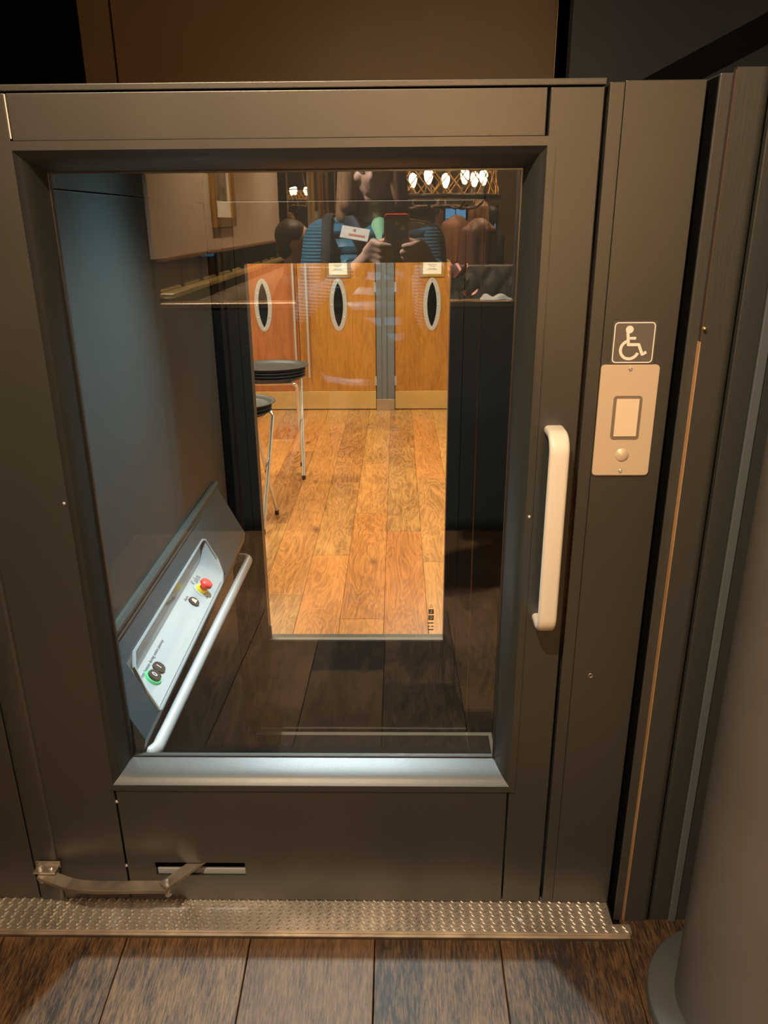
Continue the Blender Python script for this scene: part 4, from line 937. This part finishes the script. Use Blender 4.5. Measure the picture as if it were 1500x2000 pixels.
# wall pictures
def picture(nm, x, y0, y1, z0, z1, lab, lamp=False):
    t = thing(nm, lab, 'picture', (x, (y0 + y1) / 2, z0), 'gilt-framed wall pictures')
    q = lambda g: [(y0 - g if False else y0 + g, z0 + g), (y1 - g, z0 + g), (y1 - g, z1 - g), (y0 + g, z1 - g)]
    obj('frame', MB().ring(q(0), q(0.035), x, x + 0.03, 'X').ring(q(0.035), q(0.055), x, x + 0.018, 'X'), GOLD, t)
    obj('mount', MB().prism(q(0.05), x + 0.001, x + 0.006, 'X'), PAPER, t)
    obj('print', MB().prism(q(0.15), x + 0.006, x + 0.008, 'X'), ART1, t)
    return t
picture('wall_picture', -1.069, 1.302 - 5.38, 1.302 - 4.78, -0.025 + HC, 1.05 + HC, 'tall gilt-framed picture alone on the taupe wall')
picture('wall_picture', -1.069, 1.302 - 11.45, 1.302 - 10.55, -0.02 + HC, 0.85 + HC, 'gilt-framed picture on the cream wall beside the brass upright')
picture('wall_picture', -1.069, 1.302 - 12.75, 1.302 - 11.85, 0.02 + HC, 0.80 + HC, 'gilt-framed picture on the cream wall beside the far corner')
# chandeliers
def chandelier(cx, cy, zc, r, lab, nb=8, hh=0.20):
    t = thing('chandelier', lab, 'chandelier', (cx, cy, zc), 'ring chandeliers')
    def circ(rad, z, rr, m, nm): 
        pts = [(cx + rad * math.cos(2 * PI * i / 48), cy + rad * math.sin(2 * PI * i / 48), z) for i in range(49)]
        obj(nm, MB().tube(pts, rr, 8, False), m, t)
    circ(r, zc, 0.016, IRON, 'lower_ring'); circ(r * 0.94, zc + hh, 0.008, IRON, 'upper_ring'); circ(r * 0.35, zc - 0.06, 0.012, IRON, 'inner_ring')
    lat = MB(); k = 26
    for i in range(k):
        for d in (1.6, -1.6):
            a, b = 2 * PI * i / k, 2 * PI * (i + d) / k
            lat.tube([(cx + r * math.cos(a), cy + r * math.sin(a), zc + 0.01), (cx + r * .94 * math.cos(b), cy + r * .94 * math.sin(b), zc + hh)], 0.0045, 5, False)
    obj('lattice_shade', lat, GOLDW, t, label='gold wire lattice shade')
    for i in range(nb):
        a = 2 * PI * (i + 0.3) / nb; px, py = cx + r * 0.74 * math.cos(a), cy + r * 0.74 * math.sin(a)
        ar = [(cx + r * q * math.cos(a), cy + r * q * math.sin(a), zc + h) for q, h in ((0.35, -0.06), (0.5, -0.075), (0.65, -0.065), (0.74, -0.035), (0.74, 0.02))]
        obj('arm', MB().tube(ar, 0.009, 8), IRON, t)
        hd = obj('lamp_holder', MB().lathe([(0.024, 0.0), (0.026, 0.01), (0.02, 0.055), (0.014, 0.06)], (px, py, zc + 0.015), 'Z', 14), IRON, t)
        obj('bulb', MB().lathe([(0.0, 0.0), (0.013, 0.006), (0.027, 0.04), (0.030, 0.065), (0.024, 0.09), (0.0, 0.104)], (px, py, zc + 0.075), 'Z', 14), BULB, hd)
    for i in range(3):
        a = 2 * PI * (i + .5) / 3; obj('chain', MB().tube([(cx + r * .94 * math.cos(a), cy + r * .94 * math.sin(a), zc + hh), (cx, cy, zc + hh + 0.55)], 0.005, 6), IRON, t)
    obj('stem', MB().tube([(cx, cy, zc + hh + 0.54), (cx, cy, 2.999)], 0.008, 8), IRON, t)
    obj('hub', MB().lathe([(0.0, -0.12), (0.02, -0.10), (0.012, -0.06), (0.012, 0.0), (0.0, 0.01)], (cx, cy, zc), 'Z', 12), IRON, t)
    for i in range(4):
        a = 2 * PI * i / 4 + 0.6; obj('spoke', MB().tube([(cx, cy, zc - 0.05), (cx + r * .35 * math.cos(a), cy + r * .35 * math.sin(a), zc - 0.06)], 0.006, 6), IRON, t)
chandelier(0.29, 1.302 - 6.0, 0.155 + HC, 0.44, 'large ring chandelier with gold wire lattice nearest the glass')
chandelier(-1.33, 1.302 - 11.2, 0.26 + HC, 0.22, 'small ring chandelier in the side room past the black post', 5, 0.14)
# flower and napkin on the cap rail
fw = thing('lily', 'pink lily with dark leaves standing on the bronze cap rail', 'flower', (0.27, 1.302 - 3.645, -0.336 + HC))
def petal(M, L, wd):
    V = []; F = []
    for i in range(7):
        t = i / 6; wv = wd * math.sin(PI * min(1, t * 0.9 + 0.06)) ** 0.8
        for j in (-1, 0, 1): V.append(M @ Vector((j * wv, L * t, 0.25 * L * t * t - 0.15 * wv * abs(j))))
    for i in range(6):
        for j in range(2): k = i * 3 + j; F.append((k, k + 1, k + 4, k + 3))
    return MB().add(V, F, True)
fc = Vector((0.262, 1.302 - 3.64, -0.245 + HC))
for i in range(6):
    M = Matrix.Translation(fc) @ Euler((math.radians(35), 0, math.radians(60 * i + 10)), 'XYZ').to_matrix().to_4x4()
    obj('petal', petal(M, 0.085, 0.026), PINK, fw)
for i in range(4):
    M = Matrix.Translation((0.285, 1.302 - 3.64, -0.30 + HC)) @ Euler((math.radians(40), 0, math.radians(90 * i + 30)), 'XYZ').to_matrix().to_4x4()
    obj('leaf', petal(M, 0.07, 0.022), LEAF, fw)
obj('stem', MB().tube([(0.285, 1.302 - 3.645, -0.336 + HC), (0.28, 1.302 - 3.645, -0.29 + HC), fc], 0.004, 8), LEAF, fw)
for i in range(3):
    M = Matrix.Translation((0.325, 1.302 - 3.635, -0.318 + HC)) @ Euler((math.radians(20), 0, math.radians(120 * i + 10)), 'XYZ').to_matrix().to_4x4()
    obj('petal', petal(M, 0.05, 0.016), PINK, fw)
nk = MB(); NXn = 16; V = []; F = []
for j in range(7):
    for i in range(NXn + 1):
        u, v = i / NXn, j / 6 - 0.5
        V.append((0.375 + 0.145 * u, 1.302 - 3.64 + 0.055 * v * (0.6 + 0.4 * math.sin(u * 5)), -0.3355 + HC + 0.026 * math.cos(v * PI) * (0.35 + 0.65 * abs(math.sin(u * 6.5 + 0.5))) * min(1, 6 * u + 0.2, 6 * (1 - u) + 0.2)))
for j in range(6):
    for i in range(NXn): k = j * (NXn + 1) + i; F.append((k, k + 1, k + NXn + 2, k + NXn + 1))
tag(obj('napkin', nk.add(V, F, True), LINEN, None, (0.45, 1.302 - 3.64, -0.336 + HC)), 'crumpled white napkin lying on the bronze cap rail', 'napkin')

# ---------------------------------------------------------------- people
def blob(name, mb, m, parent, voxel=0.008, smooth=2):
    """one continuous skin over overlapping closed forms"""
    me = mesh_from('tmp', mb, m); o = bpy.data.objects.new('tmp', me); C.objects.link(o)
    r = o.modifiers.new('r', 'REMESH'); r.mode = 'VOXEL'; r.voxel_size = voxel
    s_ = o.modifiers.new('s', 'SMOOTH'); s_.iterations = smooth; s_.factor = 0.5
    bpy.context.view_layer.update()
    m2 = bpy.data.meshes.new_from_object(o.evaluated_get(bpy.context.evaluated_depsgraph_get()))
    bpy.data.objects.remove(o); bpy.data.meshes.remove(me)
    base = wloc(parent); m2.transform(Matrix.Translation(-base)); m2.materials.clear(); m2.materials.append(m)
    m2.polygons.foreach_set('use_smooth', [True] * len(m2.polygons)); m2.name = name
    q = bpy.data.objects.new(name, m2); C.objects.link(q); q.parent = parent; q.location = (0, 0, 0); WL[q.name] = base
    return q
def head(mb, c, yaw=0.0, pitch=0.0):
    """c: centre of the skull; faces +y before turning"""
    M = Matrix.Rotation(yaw, 3, 'Z') @ Matrix.Rotation(pitch, 3, 'X'); c = Vector(c)
    P_ = lambda x, y, z: c + M @ Vector((x, y, z))
    B_ = lambda p, r: mb.ball(P_(*p), r, 16, 12, M)
    B_((0, -0.008, 0.022), (0.073, 0.092, 0.088)); B_((0, 0.018, -0.030), (0.060, 0.068, 0.075)); B_((0, 0.045, -0.085), (0.030, 0.030, 0.024))
    B_((0, 0.085, -0.022), (0.011, 0.017, 0.014)); mb.capsule(P_(0, 0.077, 0.018), P_(0, 0.092, -0.018), 0.008, 0.011)
    for s_ in (-1, 1):
        B_((s_ * 0.074, -0.005, -0.010), (0.009, 0.018, 0.031)); B_((s_ * 0.040, 0.056, -0.022), (0.022, 0.020, 0.020)); mb.capsule(P_(s_ * 0.014, 0.079, 0.026), P_(s_ * 0.046, 0.066, 0.028), 0.008, 0.007)
    mb.capsule(P_(-0.020, 0.072, -0.058), P_(0.020, 0.072, -0.058), 0.0075, 0.0075); mb.capsule(P_(-0.016, 0.071, -0.068), P_(0.016, 0.071, -0.068), 0.008, 0.008)
    return P_, M
def eyes(P_, M, parent):
    for s_ in (-1, 1):
        e = obj('eye', MB().ball(P_(s_ * 0.031, 0.0665, 0.004), 0.0125, 12, 8), WHT, parent)
        obj('iris', MB().ball(P_(s_ * 0.031, 0.0755, 0.004), 0.0058, 10, 6), BLKP, e)
ph_ = thing('person', 'person in teal quilted jacket photographing the gate with a phone', 'person', (-0.05, -1.56, zf(-1.45)))
bx, by = -0.078, -1.57
gz = ZR
body = MB()
hc_ = Vector((bx - 0.005, by + 0.045, 1.47))
P_, Mh = head(body, hc_, 0.0, math.radians(-12))
body.capsule((bx, by, 1.25), (bx, by + 0.028, 1.40), 0.058, 0.050)
body.ball((bx, by, 1.10), (0.165, 0.105, 0.19)); body.ball((bx, by, 0.88), (0.14, 0.10, 0.18)); body.ball((bx, by, 0.76), (0.165, 0.115, 0.13))
SHO = {-1: Vector((bx - 0.165, by + 0.01, 1.235)), 1: Vector((bx + 0.165, by + 0.01, 1.225))}
ELB = {-1: Vector((-0.295, -1.47, 1.00)), 1: Vector((0.125, -1.45, 0.99))}
WRI = {-1: Vector((-0.128, -1.288, 1.158)), 1: Vector((0.112, -1.288, 1.160))}
for s_ in (-1, 1):
    body.capsule((bx + s_ * 0.04, by, 1.245), SHO[s_], 0.055, 0.052)
    body.capsule(SHO[s_], ELB[s_], 0.050, 0.040); body.capsule(ELB[s_], WRI[s_], 0.040, 0.027)
    hp_, kn, an = Vector((bx + s_ * 0.085, by, 0.74)), Vector((bx + s_ * 0.095, by + 0.03, gz + 0.47)), Vector((bx + s_ * 0.10, by, gz + 0.085))
    body.capsule(hp_, kn, 0.082, 0.055); body.capsule(kn, an, 0.054, 0.036); body.capsule(an + Vector((0, -0.03, -0.04)), an + Vector((0, 0.14, -0.055)), 0.035, 0.026)
# hands closed on the lower corners of the phone
cx_, cy_, cz_ = R.col[0], R.col[1], R.col[2]
cp0 = Vector((0, -DC, HC))
def PH(a, b, c): return cp0 + cx_ * a + cy_ * b + cz_ * c     # phone frame: right, up, away from the gate
for s_ in (-1, 1):
    pc = PH(s_ * 0.062, -0.098, 0.016)
    body.capsule(WRI[s_], PH(s_ * 0.088, -0.118, 0.024), 0.026, 0.024)
    kz = (-0.064, -0.084, -0.104, -0.123)
    for q, b in enumerate(kz):
        root = PH(s_ * 0.072, b - 0.002, 0.006)
        body.capsule(PH(s_ * 0.092, -0.112 + 0.3 * (b + 0.094), 0.022), root, 0.017, 0.0125)
        L1 = (0.030, 0.034, 0.032, 0.026)[q]
        mid = PH(s_ * (0.066 - L1 * 0.55), b - 0.004, -0.012); tip = PH(s_ * (0.066 - L1 * 1.5), b - 0.008, -0.011)
        body.capsule(root, mid, 0.0112, 0.0098); body.capsule(mid, tip, 0.0096, 0.0082)
    body.capsule(PH(s_ * 0.080, -0.100, 0.028), PH(s_ * 0.052, -0.078, 0.034), 0.015, 0.011); body.capsule(PH(s_ * 0.052, -0.078, 0.034), PH(s_ * 0.024, -0.066, 0.030), 0.0105, 0.0088)
blob('body', body, SKIN, ph_, 0.0052, 2)
eyes(P_, Mh, ph_)
jk = MB()
jk.ball((bx, by, 1.10), (0.20, 0.140, 0.225)); jk.ball((bx, by, 0.90), (0.19, 0.138, 0.22)); jk.ball((bx, by, 0.78), (0.205, 0.145, 0.14))
for s_ in (-1, 1): jk.capsule((bx + s_ * 0.05, by, 1.235), SHO[s_] + Vector((-s_ * 0.01, 0, 0)), 0.085, 0.080)
blob('jacket_body', jk, TEAL, ph_, 0.010, 3)
for s_ in (-1, 1):
    sv = MB(); sv.capsule(SHO[s_] + Vector((s_ * 0.006, 0, 0)), ELB[s_], 0.078, 0.062); sv.capsule(ELB[s_], ELB[s_].lerp(WRI[s_], 0.90), 0.062, 0.044)
    blob('sleeve', sv, TEALR, ph_, 0.009, 2)
    cf_ = ELB[s_].lerp(WRI[s_], 0.93); obj('cuff', MB().tube([ELB[s_].lerp(WRI[s_], 0.88), ELB[s_].lerp(WRI[s_], 1.0)], 0.041, 18), TEALR, ph_)
col = MB()
col.tube([(bx - 0.088, by + 0.062, 1.312), (bx - 0.098, by - 0.01, 1.345), (bx - 0.06, by - 0.075, 1.355), (bx, by - 0.09, 1.357), (bx + 0.06, by - 0.075, 1.355), (bx + 0.098, by - 0.01, 1.345), (bx + 0.088, by + 0.062, 1.312), (bx + 0.04, by + 0.128, 1.235)], 0.034, 10, True, 0.015)
col.tube([(bx - 0.088, by + 0.062, 1.312), (bx - 0.035, by + 0.128, 1.225)], 0.034, 10, True, 0.015)
blob('collar', col, mat('navy_collar', (0.02, 0.035, 0.055), 0.7), ph_, 0.006, 1)
blob('shirt', MB().capsule((bx + 0.020, by + 0.070, 1.285), (bx + 0.034, by + 0.130, 1.215), 0.030, 0.010), MINT, ph_, 0.006, 2)
obj('zip', MB().tube([(bx + 0.03, by + 0.150, 1.20), (bx + 0.03, by + 0.160, 1.12), (bx + 0.03, by + 0.152, 0.95), (bx + 0.03, by + 0.158, 0.78)], 0.006, 8), BLKP, ph_)
nb = MB().box(-0.048, 0.048, -0.003, 0.003, -0.022, 0.022, 0.002).xform(Matrix.Translation((bx - 0.060, by + 0.150, 1.262)) @ Euler((math.radians(28), math.radians(9), math.radians(10)), 'XYZ').to_matrix().to_4x4())
bdg = obj('name_badge', nb, PAPER, ph_, label='white name badge')
l2 = MB().box(-0.02, 0.035, 0.0032, 0.0040, -0.010, -0.003).box(-0.008, 0.000, 0.0032, 0.0040, 0.006, 0.014).xform(Matrix.Translation((bx - 0.060, by + 0.150, 1.262)) @ Euler((math.radians(28), math.radians(9), math.radians(10)), 'XYZ').to_matrix().to_4x4())
obj('badge_print', l2, mat('orange_print', (0.55, 0.22, 0.12), 0.6), bdg)
obj('bag_strap', MB().tube([(bx - 0.15, by - 0.10, 1.20), (bx - 0.155, by - 0.02, 1.325), (bx - 0.158, by + 0.06, 1.312), (bx - 0.160, by + 0.125, 1.21), (bx - 0.165, by + 0.146, 1.10), (bx - 0.18, by + 0.12, 0.92), (bx - 0.20, by + 0.03, 0.80)], 0.017, 10, True, 0.004, (1, 0, 0)), BLKC, ph_)
obj('bag', MB().box(bx - 0.16, bx + 0.14, by - 0.26, by - 0.135, 0.86, 1.24, 0.04), BLKC, ph_)
leg = MB()
leg.ball((bx, by, 0.77), (0.185, 0.130, 0.12))
for s_ in (-1, 1):
    hp_, kn, an = Vector((bx + s_ * 0.085, by, 0.74)), Vector((bx + s_ * 0.095, by + 0.03, gz + 0.47)), Vector((bx + s_ * 0.10, by, gz + 0.11))
    leg.capsule(hp_, kn, 0.097, 0.070); leg.capsule(kn, an, 0.069, 0.052)
blob('trousers', leg, JEANS, ph_, 0.010, 2)
for s_ in (-1, 1):
    an = Vector((bx + s_ * 0.10, by, gz + 0.085)); sh = MB(); sh.capsule(an + Vector((0, -0.04, -0.038)), an + Vector((0, 0.15, -0.050)), 0.046, 0.035); sh.capsule(an, an + Vector((0, -0.01, 0.03)), 0.048, 0.048)
    q = blob('shoe', sh, BLKC, ph_, 0.008, 2)
hr_ = MB()
hr_.ball(hc_ + Vector((0, -0.028, 0.045)), (0.092, 0.100, 0.090))
for s_ in (-1, 1):
    for i, (dx, dy, r0, r1, zb) in enumerate(((0.078, 0.035, 0.034, 0.030, -0.115), (0.088, 0.0, 0.036, 0.036, -0.15), (0.080, -0.045, 0.042, 0.042, -0.165), (0.04, -0.085, 0.045, 0.045, -0.17))):
        hr_.capsule(hc_ + Vector((s_ * dx * 0.85, dy, 0.06)), hc_ + Vector((s_ * dx * 1.02, dy - 0.005, zb)), r0, r1)
    hr_.capsule(hc_ + Vector((s_ * 0.01, 0.062, 0.098)), hc_ + Vector((s_ * 0.072, 0.052, 0.01)), 0.022, 0.018)
blob('hair', hr_, HAIRG, ph_, 0.006, 2)
# the phone
phn = thing('phone', 'phone in a red case held up in both hands', 'phone', tuple(PH(0, -0.145, 0.013)))
pm = Matrix((cx_, cy_, cz_)).transposed().to_4x4(); pm.translation = cp0
obj('case', MB().prism(rrect(-0.0385, 0.0385, -0.140, 0.018, 0.012), 0.0062, 0.0145, 'Z').xform(pm), PHONER, phn)
obj('back_panel', MB().prism(rrect(-0.0345, 0.0345, -0.136, 0.010, 0.010), 0.0050, 0.0062, 'Z').xform(pm), PHONEK, phn, label='glossy black phone back')
obj('screen', MB().prism(rrect(-0.0345, 0.0345, -0.135, 0.013, 0.009), 0.0145, 0.0152, 'Z').xform(pm), emit('phone_screen', (0.30, 0.24, 0.17), 0.6), phn)
for a, b in ((0.0, 0.0), (0.018, -0.016)):
    obj('lens', MB().lathe([(0.0, 0.0046), (0.006, 0.0044), (0.0075, 0.0052)], (a, b - 0.005, 0), 'Z', 16).xform(pm), CHROME, phn)
# diners and staff
def diner(x, yv, htop, yaw, lab, hairm, topm, seated, longhair=False, pitch=0.0, bun=False, lean=0.0, grp=None):
    y = 1.302 - yv; fz = ZR; top = htop + HC
    p = thing('person', lab, 'person', (x, y, fz), grp)
    Mz = Matrix.Rotation(yaw, 3, 'Z')
    O = Vector((x, y, 0)); Q = lambda a, b, c: O + Mz @ Vector((a, b + lean * (c - (top - 0.9)), c))
    hz = top - 0.118; b = MB(); t = MB(); tw = MB()
    hc2 = Q(0, 0.035, hz)
    P2, M2 = head(b, hc2, yaw, pitch)
    b.capsule(Q(0, 0, hz - 0.20), Q(0, 0.015, hz - 0.08), 0.055, 0.048)
    sz = hz - 0.235
    b.ball(Q(0, 0, sz - 0.16), (0.14, 0.09, 0.17), 14, 10, Mz); t.ball(Q(0, 0, sz - 0.15), (0.185, 0.125, 0.215), 14, 10, Mz); t.ball(Q(0, 0, sz - 0.38), (0.165, 0.120, 0.20), 14, 10, Mz)
    hipz = sz - 0.50
    for s_ in (-1, 1):
        S1, E1, W1 = Q(s_ * 0.165, 0, sz), Q(s_ * 0.225, 0.03, sz - 0.27), Q(s_ * 0.13, 0.24, sz - 0.33)
        b.capsule(S1, E1, 0.042, 0.034); b.capsule(E1, W1, 0.033, 0.024); b.capsule(W1, W1 + Mz @ Vector((-s_ * 0.03, 0.07, 0)), 0.026, 0.022)
        for q in range(4): b.capsule(W1 + Mz @ Vector((-s_ * 0.03 + (q - 1.5) * 0.017, 0.075, 0.0)), W1 + Mz @ Vector((-s_ * 0.04 + (q - 1.5) * 0.017, 0.13, -0.02)), 0.009, 0.0075)
        b.capsule(W1 + Mz @ Vector((-s_ * 0.05, 0.03, 0)), W1 + Mz @ Vector((-s_ * 0.075, 0.075, -0.01)), 0.011, 0.008)
        t.capsule(Q(s_ * 0.05, 0, sz + 0.005), S1, 0.07, 0.066); t.capsule(S1, E1, 0.062, 0.052); t.capsule(E1, E1.lerp(W1, 0.85), 0.052, 0.038)
        H_ = Q(s_ * 0.085, 0, hipz)
        if seated: K_ = Q(s_ * 0.10, 0.42, hipz); A_2 = Q(s_ * 0.10, 0.42, max(fz + 0.09, hipz - 0.42))
        else: K_ = Q(s_ * 0.09, 0.02, (hipz + fz) / 2 + 0.03); A_2 = Q(s_ * 0.095, 0.0, fz + 0.09)
        b.capsule(H_, K_, 0.07, 0.05); b.capsule(K_, A_2, 0.048, 0.034); b.capsule(A_2, A_2 + Mz @ Vector((0, 0.14, -0.05)), 0.036, 0.026)
        tw.capsule(H_, K_, 0.09, 0.064); tw.capsule(K_, A_2, 0.062, 0.05)
    tw.ball(Q(0, 0, hipz + 0.03), (0.165, 0.12, 0.12), 14, 10, Mz); b.ball(Q(0, 0, hipz + 0.05), (0.13, 0.09, 0.2), 14, 10, Mz)
    blob('body', b, SKIN, p, 0.010, 2); blob('top', t, topm, p, 0.014, 2); blob('trousers', tw, JEANS, p, 0.014, 2)
    eyes(P2, M2, p)
    h = MB(); HP = lambda a, bb, c: hc2 + M2 @ Vector((a, bb, c))
    h.ball(HP(0, -0.026, 0.040), (0.086, 0.095, 0.088), 14, 10, M2)
    if longhair:
        for s_ in (-1, 1):
            for dx, dy, zb in ((0.074, 0.01, -0.14), (0.072, -0.05, -0.20), (0.03, -0.085, -0.22)): h.capsule(HP(s_ * dx, dy, 0.05), HP(s_ * dx * 1.1, dy - 0.01, zb), 0.034, 0.038)
    else: h.ball(HP(0, -0.055, -0.01), (0.074, 0.060, 0.085), 12, 8, M2)
    if bun: h.ball(HP(0, -0.125, 0.07), 0.045)
    blob('hair', h, hairm, p, 0.010, 2)
    return p
diner(0.905, 9.0, 0.200, PI * 0.52, 'standing person with long ginger hair and grey top turned sideways by the far windows', HAIRG, GREYC, False, True)
diner(1.09, 9.6, 0.165, PI * 0.75, 'standing person in dark clothes behind the one with long ginger hair', HAIRK, BLKC, False)
diner(0.485, 4.87, 0.005, PI, 'seated person with auburn hair nearest the button-back booth', HAIRA, BRNC, True, True)
diner(0.47, 6.5, 0.035, PI * 0.9, 'seated person with brown hair beyond the auburn-haired one', HAIRB, TANC, True, True)
diner(-0.60, 4.6, 0.01, -PI * 0.5, 'seated person in black at the wall banquette', HAIRK, BLKC, True, False)
diner(-1.43, 11.0, 0.115, -0.45, 'person with a pale collar in the side room behind brass rails', HAIRK, TANC, False)

# the chair under the brown-haired diner
ch = thing('dining_chair', 'dark dining chair under the brown-haired diner', 'chair', (0.47, 1.302 - 6.5, ZR))
cm = Matrix.Translation((0.47, 1.302 - 6.5, 0)) @ Matrix.Rotation(PI * 0.9, 4, 'Z')
obj('seat', MB().box(-0.22, 0.22, -0.16, 0.30, ZR + 0.40, ZR + 0.475, 0.02).xform(cm), UPH, ch)
obj('backrest', MB().box(-0.21, 0.21, -0.235, -0.175, ZR + 0.46, ZR + 0.86, 0.02).xform(cm), UPH, ch)
for a in (-0.19, 0.19):
    for b_ in (-0.19, 0.26): obj('leg', MB().tube([cm @ Vector((a, b_, ZR)), cm @ Vector((a * 0.95, b_ * 0.95, ZR + 0.41))], [0.012, 0.018], 10), IRON, ch)
